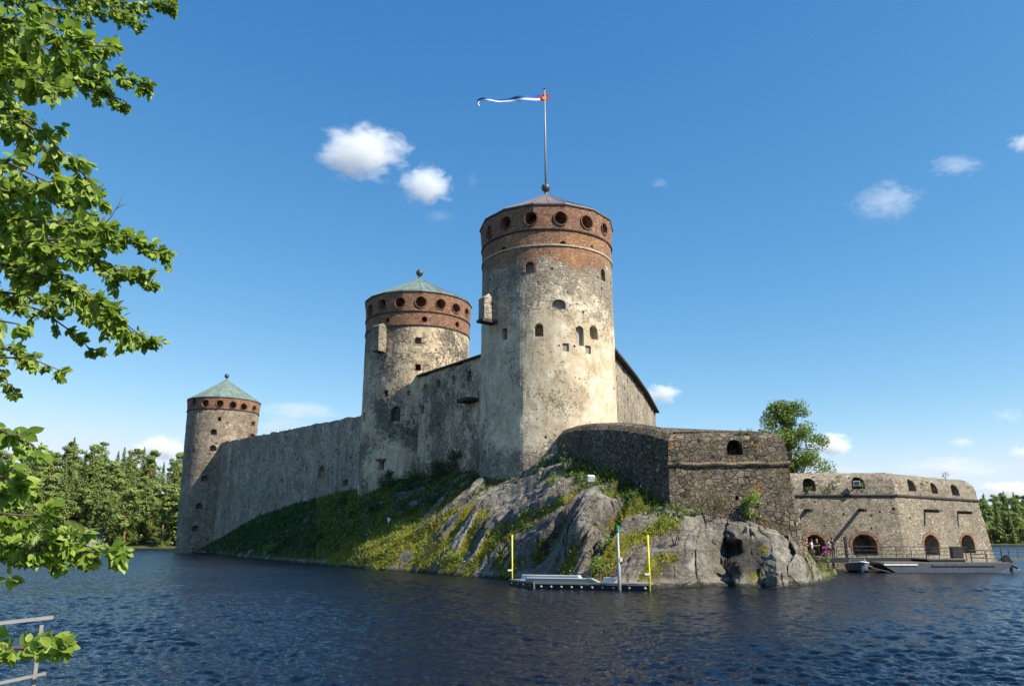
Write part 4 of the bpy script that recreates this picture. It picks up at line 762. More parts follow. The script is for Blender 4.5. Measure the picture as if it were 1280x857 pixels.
def build_linden():
    root = thing('linden_tree', (-8.2, 6.3, 1.2), 'leafy linden tree reaching in with bright green boughs along the left edge', 'tree')
    tr = MB(); base = Vector((-8.2, 6.3, 1.1)); tr.tube([base + Vector((0, 0, -.3)), base + Vector((.05, 0, 1.5)), base + Vector((.2, -.1, 4)), base + Vector((.3, .1, 7)), base + Vector((.2, .2, 9.5))], [.34, .27, .22, .15, .05], 14)
    br = MB(); C_, N_, A_, S_ = [], [], [], []; g = np.random.default_rng(11)
    for bi, (path, spread, n, sz) in enumerate(BOUGHS):
        pts = [at(*p) for p in path]; first = pts[0]
        if path[0][0] < -200: trunk_p = base + Vector((.2, 0, max(.8, min(8.6, first.z - 1.6)))); pts = [trunk_p] + pts[1:]
        L = [0]
        for a, b in zip(pts, pts[1:]): L.append(L[-1] + (b - a).length)
        s = np.linspace(0, L[-1], 18); P = np.stack([np.interp(s, L, [p[k] for p in pts]) for k in range(3)], 1); P[2:-1] += g.normal(0, .018, (15, 3)); r0 = .045 if path[0][0] < -200 else .014
        br.tube(P, list(np.linspace(r0, .004, 18)), 6); m_per_px = pts[-1].y / F * 1.02; tw_n = max(8, int(n / 4.6)); vis0 = .16 if path[0][0] < -200 else .05; tw_n = int(tw_n * (1.5 if path[0][0] < -200 else 1))
        n = n * tw_n / max(8, int(n / 4.6)) if tw_n else n
        for k in range(tw_n):
            f = vis0 + (1.02 - vis0) * ((k + g.uniform(0, 1)) / tw_n); i = min(16, int(f * 17)); o = P[i] + (P[i + 1] - P[i]) * (f * 17 - i if f * 17 - i < 1 else 1); d = unit(P[min(17, i + 1)] - P[i]); taper = 1.0 - .55 * max(0, f - .6) / .4
            w = rand_dirs(1, g)[0] * np.array([1, .8, 1]); w -= d * w.dot(d); w = unit(w) + d * g.uniform(.3, 1.1) + np.array([0, 0, -.25]); w = unit(w); ln = 1.6 * spread * m_per_px * g.uniform(.15, 1.12) * taper
            q = [o + w * ln * t + np.array([0, 0, -.12 * ln * t * t]) for t in (0, .35, .7, 1)]; br.tube(q, [.006, .0045, .003, .002], 5, cap=False)
            nl = max(5, int(4.2 * n / tw_n)); tt = np.linspace(.15, 1.05, nl)
            for t in tt:
                c = o + w * ln * t + np.array([0, 0, -.12 * ln * t * t]); a = unit(w * .6 + rand_dirs(1, g)[0] * .9 + np.array([0, 0, -.55])); S_.append(sz * .80 * g.uniform(.4, 1.15)); C_.append(c + a * sz * .5); up = rand_dirs(1, g)[0] * .75 + np.array([.25, -.3, .75]); up -= a * up.dot(a); N_.append(unit(up)); A_.append(a)
    # boughs on the far sides of the crown, away from the view
    for q in range(26):
        az = g.uniform(math.radians(95), math.radians(300)); z0 = g.uniform(2.2, 8.8); ln = g.uniform(1.6, 3.4) * (1.1 - z0 / 16); o = base + Vector((.2, 0, z0)); e = Vector((math.cos(az), math.sin(az), .25)); pts = [o + e * ln * t + Vector((0, 0, -.18 * ln * t * t)) for t in np.linspace(0, 1, 8)]; br.tube(pts, list(np.linspace(.04, .004, 8)), 6); P = np.array([tuple(x) for x in pts])
        for k in range(26):
            f = g.uniform(.2, 1); i = min(6, int(f * 7)); o2 = P[i] + (P[i + 1] - P[i]) * (f * 7 - i); w = unit(rand_dirs(1, g)[0] + np.array([0, 0, -.2])); l2 = g.uniform(.2, .55); br.tube([o2, o2 + w * l2 * .5, o2 + w * l2], [.005, .004, .002], 4, cap=False)
            for t in np.linspace(.2, 1.05, 9): a = unit(w * .6 + rand_dirs(1, g)[0] * .9 + np.array([0, 0, -.5])); s_ = .08 * g.uniform(.4, 1.15); up = rand_dirs(1, g)[0] * .75 + np.array([.25, -.3, .75]); up -= a * up.dot(a); S_.append(s_); C_.append(o2 + w * l2 * t + a * s_ * .5); N_.append(unit(up)); A_.append(a)
    # a bare dead twig
    p = [at(112, 300, 5), at(138, 272, 5), at(148, 256, 5), at(154, 243, 5)]; br.tube(p, [.006, .004, .003, .0015], 5); br.tube([at(144, 262, 5), at(153, 256, 5), at(160, 255, 5)], [.003, .002, .001], 5)
    tr.build('trunk', M['bark'], root, smooth=True); br.build('branches', M['twig'], root, smooth=True, fix=False)
    v, f, t = leaf_quads(C_, N_, A_, S_, .92, .17, g, 'leaf'); link_mesh('foliage', v, f, M['leaf_near'], root, attrs=dict(tint=t))
build_linden()

# ---- shrubs and small trees
def shrub(name, base, size, n, leaf, mat, label, cat, lobes=6, seed=0, stems=5, group=None, flower=None, narrow=.7):
    g = np.random.default_rng(seed + 100); base = Vector(base); root = thing(name, base, label, cat, group); b = np.array(base); sx, sy, sz = size; L = g.uniform(-1, 1, (lobes, 3)) * np.array([sx * .62, sy * .62, sz * .42]) + np.array([0, 0, sz * .52]); L[:, 0] *= np.clip(1.25 - L[:, 2] / sz * .6, .4, 1.2); rr = g.uniform(.28, .5, lobes) * min(sx, sz)
    k = g.integers(0, lobes, n); d = rand_dirs(n, g); rad = rr[k] * (1 - .75 * g.uniform(0, 1, n) ** 2.2) * (1 + .5 * g.uniform(-1, 1, n) ** 3); c = b + L[k] + d * rad[:, None]; c[:, 2] = np.maximum(c[:, 2], b[2] - .1)
    nr = unit(d * .5 + rand_dirs(n, g) * .8 + np.array([.1, -.1, .5])); al = rand_dirs(n, g); al -= nr * np.sum(al * nr, 1)[:, None]; al = unit(al + np.array([0, 0, -.2]))
    v, f, t = leaf_quads(c, nr, al, leaf * g.uniform(.6, 1.25, n), narrow, .3, g, 'quad'); t = np.clip(t * .6 + .4 * np.repeat(g.uniform(0, 1, lobes)[k], 4), 0, 1); link_mesh('foliage', v, f, mat, root, attrs=dict(tint=t)); st = MB()
    for i in range(max(stems, 1)):
        e = L[i % lobes]; st.tube([base + Vector((g.normal(0, .06), g.normal(0, .06), -.2)), base + Vector(e * .5) + Vector((0, 0, -.1)), base + Vector(e)], [.035 * sz ** .5, .025 * sz ** .5, .008], 6)
    st.build('stem', M['bark'], root)
    if flower:
        cc = b + L[k[:flower]] + d[:flower] * np.array([.5, .5, .3]) * rr[k[:flower]][:, None] + np.array([0, 0, sz * .35]); v, f, t = leaf_quads(cc, unit(rand_dirs(flower, g)), unit(rand_dirs(flower, g) * .5 + np.array([0, 0, 1])), .09 * g.uniform(.7, 1.5, flower), .8, .2, g, 'quad'); link_mesh('blossom', v, f, M['flower'], root, attrs=dict(tint=t))
    return root
def on_rock(px, py):
    d = (ROCK['P'][..., 0] - px) ** 2 + (ROCK['P'][..., 1] - py) ** 2; d[:, 208:] = 1e9; i, j = np.unravel_index(np.argmin(d), d.shape); return Vector(ROCK['V'][i, j])
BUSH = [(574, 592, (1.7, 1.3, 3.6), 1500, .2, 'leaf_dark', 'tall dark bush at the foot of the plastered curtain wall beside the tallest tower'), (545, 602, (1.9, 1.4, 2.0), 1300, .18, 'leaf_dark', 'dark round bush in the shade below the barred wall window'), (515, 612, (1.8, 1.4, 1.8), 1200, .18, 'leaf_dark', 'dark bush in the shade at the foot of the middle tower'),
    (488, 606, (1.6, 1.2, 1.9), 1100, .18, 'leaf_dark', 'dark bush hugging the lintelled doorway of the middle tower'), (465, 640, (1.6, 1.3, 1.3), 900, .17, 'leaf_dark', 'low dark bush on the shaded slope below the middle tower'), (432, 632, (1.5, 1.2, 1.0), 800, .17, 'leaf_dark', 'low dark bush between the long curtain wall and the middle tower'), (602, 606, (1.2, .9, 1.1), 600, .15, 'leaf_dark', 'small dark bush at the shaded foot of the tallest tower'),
    (532, 630, (1.9, 1.3, 1.1), 900, .17, 'leaf_dark', 'spreading dark bush above the sunlit rock crest'), (705, 580, (.5, .5, 1.6), 330, .14, 'leaf_dark', 'thin dark shrub climbing the joint of the tallest tower and bastion'),
    (942, 650, (.95, .8, 2.3), 620, .17, 'leaf_bright', 'bright green sapling against the bastion wall'), (893, 648, (1.6, 1.0, 1.7), 1100, .12, 'leaf_olive', 'brownish olive shrub at the foot of the bastion wall'), (862, 650, (1.0, .8, .9), 500, .13, 'leaf_tree', 'low green shrub on the rock below the bastion corner'), (845, 682, (.6, .5, 1.2), 330, .11, 'leaf_olive', 'small olive shrub in a cleft of the pale boulder'),
    (690, 604, (.8, .6, .7), 320, .13, 'leaf_tree', 'small green shrub on the sunlit rock top below the tallest tower'), (758, 676, (.6, .5, .9), 300, .13, 'leaf_bright', 'pale green shrub in the cleft beside the dark rock block'), (742, 712, (1.3, .8, .8), 600, .12, 'leaf_tree', 'low green shrub above the floating jetty'), (603, 660, (.9, .7, .8), 380, .13, 'leaf_olive', 'olive shrub in a rock groove left of the yellow pole'), (568, 700, (1.0, .7, .7), 420, .12, 'leaf_bright', 'pale leafy shrub at the waterline below the mossy slope'), (655, 645, (.9, .6, .5), 300, .11, 'leaf_bright', 'green weeds along a groove of the grey rock slab'), (338, 689, (1.3, .8, .9), 380, .2, 'leaf_bright', 'sunlit pale shrub at the waterline of the shaded slope'), (400, 676, (1.4, 1.0, .9), 500, .18, 'leaf_dark', 'low dark bush in the middle of the shaded slope'), (355, 652, (1.6, 1.0, 1.0), 500, .2, 'leaf_dark', 'low dark bush under the long curtain wall')]
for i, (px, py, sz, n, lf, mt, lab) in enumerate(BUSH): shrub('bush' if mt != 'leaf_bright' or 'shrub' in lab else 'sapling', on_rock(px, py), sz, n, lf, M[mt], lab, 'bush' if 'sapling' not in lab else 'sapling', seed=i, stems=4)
# plants growing on the masonry ledges
for i, (px, py, A_, B_, n_, bt, lab) in enumerate(((1010, 612, L0, KB, n4, .1, 'weed tuft in the left embrasure of the battery'), (1036, 612, L0, KB, n4, .1, 'weed tuft between the two embrasures of the battery'), (1048, 598, L0, KB, n4, 0, 'small weed tuft near the top edge of the battery'), (1078, 608, L0, KB, n4, .1, 'weed tuft below the floodlit embrasure of the battery'), (1154, 602, KB, KR, n5, .1, 'weed tuft on the sunlit face of the battery'), (1180, 594, KB, KR, n5, 0, 'weed tuft on the parapet of the sunlit battery face'))):
    P = hit_b(A_, B_, n_, bt)(px, py) + n_ * .12; shrub('weed', P - Vector((0, 0, .25)), (.5, .3, .6), 130, .1, M['leaf_tree'], lab, 'weed', lobes=4, seed=40 + i, stems=2)
for i, (px, py, lab) in enumerate(((928, 538, 'grass tuft growing on top of the bastion parapet above its embrasure'), (938, 537, 'thin grass tuft on the bastion parapet, right of another tuft'), (848, 575, 'pale weed growing from the bastion cordon near its corner'))):
    P = at_wall(px, py, K, K2) + n3 * (.1 if py > 560 else -.5); shrub('weed', P - Vector((0, 0, .25)), (.45, .3, .55), 120, .09, M['leaf_tree'], lab, 'weed', lobes=4, seed=60 + i, stems=2)
# fireweed and lush grass on the right tip of the rock
tip = at(1036, 706, 66); shrub('fireweed', Vector((tip.x, tip.y, .6)), (.75, .5, 1.35), 420, .11, M['leaf_tree'], 'pink flowering fireweed clump at the right tip of the rock', 'flower', seed=80, flower=420)
shrub('bush', at(1019, 706, 62.5) - Vector((0, 0, .1)), (.6, .5, 1.2), 420, .12, M['leaf_olive'], 'yellowish weeds beside the slanted corner of the bastion', 'bush', seed=81)

# ---- grass and weeds on the rock: what nobody could count
def grass(name, mat, dens, hgt, cond, seed, label, spread=.5, width=.14):
    g = np.random.default_rng(seed); V, moss, P = ROCK['V'], ROCK['moss'], ROCK['P']; a = V[:-1, :-1]; e1 = V[1:, :-1] - a; e2 = V[:-1, 1:] - a; area = np.linalg.norm(np.cross(e1, e2), axis=-1)
    w = area * cond(P[:-1, :-1, 0], P[:-1, :-1, 1], moss[:-1, :-1], ROCK['low'][:-1, :-1]); w[:, :9] = 0; w[:, 210:] = 0; w = np.maximum(w, 0); n = int(min(dens, 200000)); idx = g.choice(w.size, n, p=(w / w.sum()).ravel()); i, j = np.unravel_index(idx, w.shape); u = g.uniform(0, 1, (2, n)); base = a[i, j] + e1[i, j] * u[0][:, None] + e2[i, j] * u[1][:, None]
    cl = np.array([.5 + .9 * fbm(b[0] * .5, b[1] * .5, b[2] * .5, 3) for b in base]); al = unit(g.normal(size=(n, 3)) * spread + np.array([0, 0, 1])); nr = g.normal(size=(n, 3)); nr -= al * np.sum(nr * al, 1)[:, None]; sz = hgt * g.uniform(.4, 1.2, n) * np.clip(cl + .35, .3, 1.6)
    v, f, t = leaf_quads(base + al * sz[:, None] * .42, unit(nr), al, sz, width, .1, g, 'tri'); tag(link_mesh(name, v, f, mat, attrs=dict(tint=np.clip(t * .6 + np.repeat(cl, 3) * .4, 0, 1))), label, kind='stuff')
grass('grass', M['grass'], 60000, .36, lambda x, y, m, l: (x < 845) * (x > 395) * np.clip((m - .50) * 4, 0, 1), 21, 'short yellow green grass in the mossy grooves of the sunlit rock', .7, .3)
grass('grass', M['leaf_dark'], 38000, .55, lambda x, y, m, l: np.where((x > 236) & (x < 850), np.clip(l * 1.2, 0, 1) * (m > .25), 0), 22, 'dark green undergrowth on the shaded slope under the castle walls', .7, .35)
grass('grass', M['grass_fresh'], 3200, .42, lambda x, y, m, l: np.where((x > 1008) & (y > 690), 1.0, 0), 23, 'lush bright green grass on the right tip of the rock', .45, .10)

def weeds():
    g = np.random.default_rng(29); V, moss, P = ROCK['V'], ROCK['moss'], ROCK['P']; n = 13000; ok = np.argwhere((moss > .50) & (P[..., 0] > 250) & (P[..., 0] < 850) & (np.arange(V.shape[1])[None, :] > 12) & (np.arange(V.shape[1])[None, :] < 208)); cl = ok[g.integers(0, len(ok), 420)]; k = g.integers(0, 420, n); c = V[cl[:, 0], cl[:, 1]][k]; hgt = g.uniform(.25, .75, 420)[k]; off = g.normal(size=(n, 3)) * np.array([.34, .34, .12])[None] * (hgt / .5)[:, None]; c = c + off; c[:, 2] += np.abs(g.normal(size=n)) * hgt * .5 + .05
    v, f, t = leaf_quads(c, unit(rand_dirs(n, g) + np.array([.3, -.3, .6])), rand_dirs(n, g), g.uniform(.08, .2, n), .6, .3, g, 'quad'); tn = g.uniform(0, 1, 420)[k]; tag(link_mesh('weeds', v, f, M['leaf_tree'], attrs=dict(tint=np.clip(.4 * t + .6 * np.repeat(tn, 4), 0, 1))), 'low leafy weeds scattered over the mossy slope', kind='stuff')
weeds()
# ---- tree behind the bastion
def broadleaf(name, base, h, rx, n, leaf, mat, label, seed, lobes=22, group=None, lean=(0, 0)):
    g = np.random.default_rng(seed); root = thing(name, base, label, 'tree', group); b = np.array(base); t = g.uniform(.30, 1, lobes); ang = g.uniform(0, 6.28, lobes); wid = np.sin(np.clip((t - .18) / .82, 0, 1) ** .8 * math.pi * .93) * .92 + .12; rad = rx * wid * g.uniform(.02, 1, lobes) ** .75
    L = np.stack([np.cos(ang) * rad + lean[0] * t, np.sin(ang) * rad + lean[1] * t, t * h * .97], 1); rr = g.uniform(.13, .27, lobes) * rx * (1.15 - .35 * t); k = g.integers(0, lobes, n); d = rand_dirs(n, g) * np.array([1.15, 1.15, .8]); c = b + L[k] + d * (rr[k] * (.25 + .95 * g.uniform(0, 1, n) ** .6))[:, None]
    nr = unit(d * .45 + rand_dirs(n, g) * .7 + np.array([0, 0, .45])); al = rand_dirs(n, g); al -= nr * np.sum(al * nr, 1)[:, None]; v, f, tt = leaf_quads(c, nr, unit(al), leaf * g.uniform(.6, 1.2, n), .75, .3, g, 'quad'); tt = np.clip(tt * .5 + np.repeat(g.uniform(0, 1, lobes)[k], 4) * .5, 0, 1); tr = MB()
    tr.tube([Vector(base) - Vector((0, 0, .4)), Vector(base) + Vector((0, 0, h * .3)), Vector(base) + Vector((lean[0] * .5, lean[1] * .5, h * .62)), Vector(base) + Vector((lean[0], lean[1], h * .95))], [h * .017, h * .013, h * .008, h * .002], 8)
    for q in L: s0 = Vector(base) + Vector((lean[0] * .3, 0, h * min(.8, q[2] / h * .72))); tr.tube([s0, s0.lerp(Vector(b + q), .5) + Vector((0, 0, -.03 * h)), Vector(b + q)], [h * .0035, h * .002, h * .0006], 5)
    tr.build('trunk', M['bark'], root, smooth=True); link_mesh('crown', v, f, mat, root, attrs=dict(tint=tt)); return root
bt = at(987, 590, 88); broadleaf('broadleaf_tree', Vector((bt.x + .2, 88, 1.2)), 17.0, 4.4, 24000, .25, M['leaf_tree'], 'airy green broadleaf tree rising behind the bastion and the battery', 31, 130)

# ---- conifers of the far shores
def conifer_meshes(kind, seed):
    g = np.random.default_rng(seed); h = 1.0; C_, N_, A_, S_, T_ = [], [], [], [], []
    if kind == 'spruce':
        for k in range(34):
            z = .10 + .88 * (k / 33) ** .9; R_ = .15 * (1 - z) ** .95 * (1 + .25 * g.normal()) + .008; nb = int(10 + 12 * (1 - z))
            for q in range(nb):
                a = g.uniform(0, 6.28); r = R_ * g.uniform(.55, 1.1)
                for m in range(4): f = (m + .6) / 4; C_.append((math.cos(a) * r * f, math.sin(a) * r * f, z - .25 * r * f * f + g.normal(0, .004))); A_.append((math.cos(a) + g.normal(0, .3), math.sin(a) + g.normal(0, .3), -.35 + g.normal(0, .2))); N_.append((math.cos(a) * .9 + g.normal(0, .5), math.sin(a) * .9 + g.normal(0, .5), .8)); S_.append(.038 * (1.1 - .5 * z))
    elif kind == 'pine':
        nl = 19
        for k in range(nl):
            z = .34 + .63 * k / nl + g.normal(0, .02); a = g.uniform(0, 6.28); r = .16 * math.sin(min(1, (1.04 - z) / .5) * 1.5) * g.uniform(.2, 1.15); c0 = np.array([math.cos(a) * r, math.sin(a) * r, z]); s = g.uniform(.035, .08)
            for m in range(130): d = g.normal(size=3) * np.array([1, 1, .55]); d = d / np.linalg.norm(d) * g.uniform(.3, 1.1) ** .6; C_.append(c0 + d * s); A_.append(g.normal(0, 1, 3)); N_.append(d * .8 + np.array([math.cos(a), math.sin(a), 0]) * .5 + np.array([g.normal(0, .4), g.normal(0, .4), .5])); S_.append(.032)
    else:
        for k in range(22):
            z = .25 + .7 * g.uniform(0, 1); a = g.uniform(0, 6.28); r = .17 * math.sin((z - .1) / .9 * 3.0) * g.uniform(.3, 1); c0 = np.array([math.cos(a) * r, math.sin(a) * r, z]); s = g.uniform(.05, .08)
            for m in range(75): d = g.normal(size=3); d = d / np.linalg.norm(d) * g.uniform(.3, 1.1) ** .6; C_.append(c0 + d * s); A_.append(g.normal(0, 1, 3)); N_.append(d + np.array([0, 0, .5])); S_.append(.03)
    N_ = unit(np.array(N_)); A_ = unit(np.array(A_)); A_ = unit(A_ - N_ * np.sum(A_ * N_, 1)[:, None]); v, f, t = leaf_quads(np.array(C_), N_, A_, np.array(S_) * g.uniform(.7, 1.3, len(S_)), .62, .25, g, 'quad'); me = []
    mat = {'spruce': M['needle_dark'], 'pine': M['needle'], 'birch': M['birch_leaf']}[kind]; o = link_mesh('crown', v, f, mat, attrs=dict(tint=t)); tb = MB(); tb.tube([(0, 0, -.03), (.003, 0, .4), (0, .004, .75), (0, 0, .98)], [.014, .011, .006, .001], 7)
    if kind == 'pine':
        for k in range(9): a = g.uniform(0, 6.28); z = g.uniform(.42, .85); tb.tube([(0, 0, z), (math.cos(a) * .11, math.sin(a) * .11, z + .04)], [.005, .001], 4)
    tr = tb.build('trunk', M['bark_red'] if kind == 'pine' else M['bark']); out_ = (o.data, tr.data); bpy.data.objects.remove(o); bpy.data.objects.remove(tr); return out_
PROTO = [('spruce', conifer_meshes('spruce', 1)), ('spruce', conifer_meshes('spruce', 2)), ('pine', conifer_meshes('pine', 3)), ('pine', conifer_meshes('pine', 4)), ('pine', conifer_meshes('pine', 6)), ('birch', conifer_meshes('birch', 5))]
def plant_tree(kind, meshes, x, y, z, h, w, rz, label, group):
    nm = {'spruce': 'spruce_tree', 'pine': 'pine_tree', 'birch': 'birch_tree'}[kind]; r = bpy.data.objects.new(nm, None); C.objects.link(r); r.location = (x, y, z); r.rotation_euler = (0, 0, rz); r.scale = (h * w, h * w, h); tag(r, label, 'tree', group)
    for k, me in zip(('crown', 'trunk'), meshes): o = bpy.data.objects.new(k, me); C.objects.link(o); o.parent = r
def forest(px0, px1, Y0, Y1, n, hf, pick, where, hgt, seed, mind):
    g = np.random.default_rng(seed); got = []; tries = 0
    while len(got) < n and tries < 40000:
        tries += 1; px = g.uniform(px0, px1); Y = Y0 + (Y1 - Y0) * g.uniform(0, 1) ** 1.25; x = ray(px, 650).x * Y
        if hf(x, Y) < .55 or any((x - a) ** 2 + (Y - b) ** 2 < mind ** 2 for a, b in got): continue
        if where == 'left' and ((abs(proj((x, Y, 3))[0] - 86) < 40 and Y < 248) ): continue
        got.append((x, Y)); k = pick(g, Y); kind, me = PROTO[k]; h = hgt * g.uniform(.68, 1.16) * (1.0 if kind != 'birch' else .72)
        lab = {'spruce': 'dark pointed spruce in the forest on the far %s shore', 'pine': 'pine with tufted crown in the forest on the far %s shore', 'birch': 'light green birch in the forest on the far %s shore'}[kind] % where
        plant_tree(kind, me, x, Y, hf(x, Y) - .2, h, g.uniform(.95, 1.35) * (1.0 if kind == 'spruce' else 1.2), g.uniform(0, 6.28), lab, {'spruce': 'spruces', 'pine': 'pines', 'birch': 'birches'}[kind] + ' on the far %s shore' % where)
forest(-70, 262, 229, 330, 260, h_left, lambda g, Y: g.choice([0, 1, 2, 3, 4, 5], p=[.25, .23, .15, .14, .13, .10]), 'left', 16.5, 51, 2.05)
forest(1212, 1330, 330, 425, 130, h_right, lambda g, Y: g.choice([0, 1, 2, 3, 4, 5], p=[.24, .22, .12, .12, .12, .18]), 'right', 15.5, 52, 3.2)
def shore_bushes():
    g = np.random.default_rng(61)
    for px in np.concatenate([np.arange(20, 226, 7.5), np.arange(1236, 1300, 8)]):
        left = px < 600; hf = h_left if left else h_right; Y = (231 if left else 331) + g.uniform(-1, 7); x = ray(px + g.uniform(-3, 3), 650).x * Y
        if left and abs(px - 92) < 38: Y += 16; x = ray(px, 650).x * Y
        if hf(x, Y) < .4: Y += 4
        k = 5 if g.uniform() < .7 else 0; kind, me = PROTO[k]; h = g.uniform(3.2, 6.8); w = g.uniform(1.7, 2.6)
        plant_tree(kind, me, x, Y, hf(x, Y) - h * .18, h, w, g.uniform(0, 6), 'low young %s at the waterline of the far %s shore' % (kind, 'left' if left else 'right'), 'young %s trees on the far %s shore' % (kind, 'left' if left else 'right'))
shore_bushes()
def far_wood():
    g = np.random.default_rng(77); n = 9000; a = g.uniform(-800, 800, n); y = 745 + 60 * g.uniform(0, 1, n); z = np.array([-2 + 24 * ss(740, 800, q) * (.6 + .4 * nz(p * .01, 5)) for p, q in zip(a, y)]); h = g.uniform(9, 17, n); c = np.stack([a, y, z + h * .45], 1); th = g.uniform(0, 3.14, n)
    v, f, t = leaf_quads(c, np.stack([np.sin(th), np.cos(th), 0 * th], 1), np.tile([0., 0, 1], (n, 1)), h, .5, .4, g, 'quad'); tag(link_mesh('forest', v, f, M['needle_dark'], attrs=dict(tint=t)), 'distant dark forest along the horizon behind the castle', kind='stuff')
far_wood()
# ------------------------------------------------------------------ flagpole and pennant
ap = Vector((MAIN.cx, MAIN.cy, MAIN.apex)); top = at(686, 112, MAIN.cy); fp = thing('flagpole', ap + Vector((0, 0, 1.3)), 'tall slim flagpole on top of the tallest tower', 'flagpole')
MB().tube([ap + Vector((0, 0, 1.2)), ap + Vector((0, 0, 8)), Vector((ap.x, ap.y, top.z))], [.13, .10, .06], 10).build('pole', M['alu'], fp, smooth=True); MB().ball((ap.x, ap.y, top.z + .1), .14, 12, 8).build('finial', M['lead'], fp, smooth=True)
fl = thing('pennant', (ap.x, ap.y, top.z - 1), 'long blue and white pennant with a red square flying from the flagpole', 'flag')
mpp = (top - EYE).dot(FWD) / F
UP = [(0, 117), (11, 118.3), (36, 120.6), (66, 124), (82, 122.8), (89, 124.5), (91, 129), (88, 133)]; LO = [(0, 125.4), (11, 126.2), (36, 126.6), (66, 127.4), (82, 126.8), (86, 127.5), (87.5, 129.5), (86, 131)]
def flag_pt(u, w):
    k = np.linspace(0, 1, len(UP)); a = np.array(UP); b = np.array(LO); k = np.array([0, .12, .38, .68, .84, .91, .96, 1]); p = np.array([np.interp(u, k, a[:, 0]), np.interp(u, k, a[:, 1])]) * (1 - w) + np.array([np.interp(u, k, b[:, 0]), np.interp(u, k, b[:, 1])]) * w
    q = at(686 - p[0], p[1], MAIN.cy); return q + Vector((0, 1, 0)) * (.16 * math.sin(u * 13 + w * .8) * min(1, u * 4) + .06 * math.sin(u * 29 + w * 2) * u)
def strip(name, mat, u0, u1, w0, w1, parent, nu=60, nw=5, off=0.0):
    v = [flag_pt(u0 + (u1 - u0) * i / nu, w0 + (w1 - w0) * j / nw) + Vector((0, off, 0)) for i in range(nu + 1) for j in range(nw + 1)]; f = [(i * (nw + 1) + j, (i + 1) * (nw + 1) + j, (i + 1) * (nw + 1) + j + 1, i * (nw + 1) + j + 1) for i in range(nu) for j in range(nw)]; return link_mesh(name, v, f, M[mat], parent, smooth=True)
strip('blue_stripe', 'flag_blue', .12, 1, 0, .52, fl); strip('white_stripe', 'flag_white', .12, 1, .53, .9, fl); strip('lower_blue_stripe', 'flag_blue', .12, 1, .905, 1, fl, nw=2); rc = strip('red_square', 'flag_red', .004, .118, 0, 1, fl, 8)
for off in (-.07, .07):
    em = MB(); pts = [(.25, .85), (.25, .3), (.35, .3), (.35, .42), (.45, .42), (.45, .18), (.55, .18), (.55, .42), (.65, .42), (.65, .3), (.75, .3), (.75, .85)]; em.add([flag_pt(.01 + .1 * (1 - a), b) + Vector((0, off, 0)) for a, b in pts], [tuple(range(12))]); em.build('emblem', M['flag_gold'], rc, fix=False)

# ------------------------------------------------------------------ floating jetty with markers
Aj, Bj, Cj = at_z(637, 731.2), at_z(668, 735.3), at_z(815, 738.2)
jt = thing('floating_jetty', Bj, 'low floating jetty with a dark side and white round fenders under the grey rock', 'jetty')
def back(p, q, d): n = Vector((-(q - p).y, (q - p).x, 0)).normalized(); n = n if n.y > 0 else -n; return n * d
nb, na_ = back(Bj, Cj, 1), back(Aj, Bj, 1)
fo = [Aj, Bj, Cj, Cj + nb * 2.0, Bj + nb * 2.2, Aj + na_ * 1.8]; fm = MB()
fm.v = [tuple(Vector((p.x, p.y, -.35))) for p in fo] + [tuple(Vector((p.x, p.y,   .27))) for p in fo]; fm.f = [tuple(range(6)), tuple(range(6, 12))] + [(i, (i + 1) % 6, (i + 1) % 6 + 6, i + 6) for i in range(6)]; fm.build('float', M['black'], jt)
dk = MB(); ins = [p.lerp(sum(fo, Vector()) / 6, .03) for p in fo]; dk.v = [(p.x, p.y, .274) for p in ins] + [(p.x, p.y, .40) for p in ins]; dk.f = [tuple(range(6)), tuple(range(6, 12))] + [(i, (i + 1) % 6, (i + 1) % 6 + 6, i + 6) for i in range(6)]; dk.build('deck', M['galv'], jt)
rl = MB(); rl.bar(Bj - nb * .03 + Vector((0, 0, .36)), Cj - nb * .03 + Vector((0, 0, .36)), .07, .06); rl.bar(Aj - na_ * .03 + Vector((0, 0, .36)), Bj - na_ * .03 + Vector((0, 0, .36)), .07, .06); rl.bar(Bj - nb * .04 - Vector((0, 0, .1)), Bj - nb * .04 + Vector((0, 0, .4)), .09); rl.build('edge_rail', M['galv'], jt)
def fender(p, n, r, par=jt):
    M_ = (-n).to_track_quat('Z', 'Y').to_matrix(); vs = []; m = 14
    for rr, h in ((.02, .09), (r * .6, .085), (r, .05), (r, -.02)):
        for k in range(m): vs.append(p + M_ @ Vector((rr * math.cos(6.283 * k / m), rr * math.sin(6.283 * k / m), h)))
    mb = MB(); mb.v = [tuple(v) for v in vs]; mb.f = [(j * m + k, j * m + (k + 1) % m, (j + 1) * m + (k + 1) % m, (j + 1) * m + k) for j in range(3) for k in range(m)] + [tuple(range(m))]; mb.build('fender', M['plate'], par, smooth=True)
for px in (677, 690, 703, 716, 728.5, 742, 755, 768.5, 788, 807): f = (px - 668) / 147; fender(Bj.lerp(Cj, f) + Vector((0, 0, .13)) - nb * .01, nb,   .07 if px < 780 else .085)
for f in (.12, .36, .6, .85): fender(Aj.lerp(Bj, f) + Vector((0, 0, .16)) - na_ * .01, na_, .05)
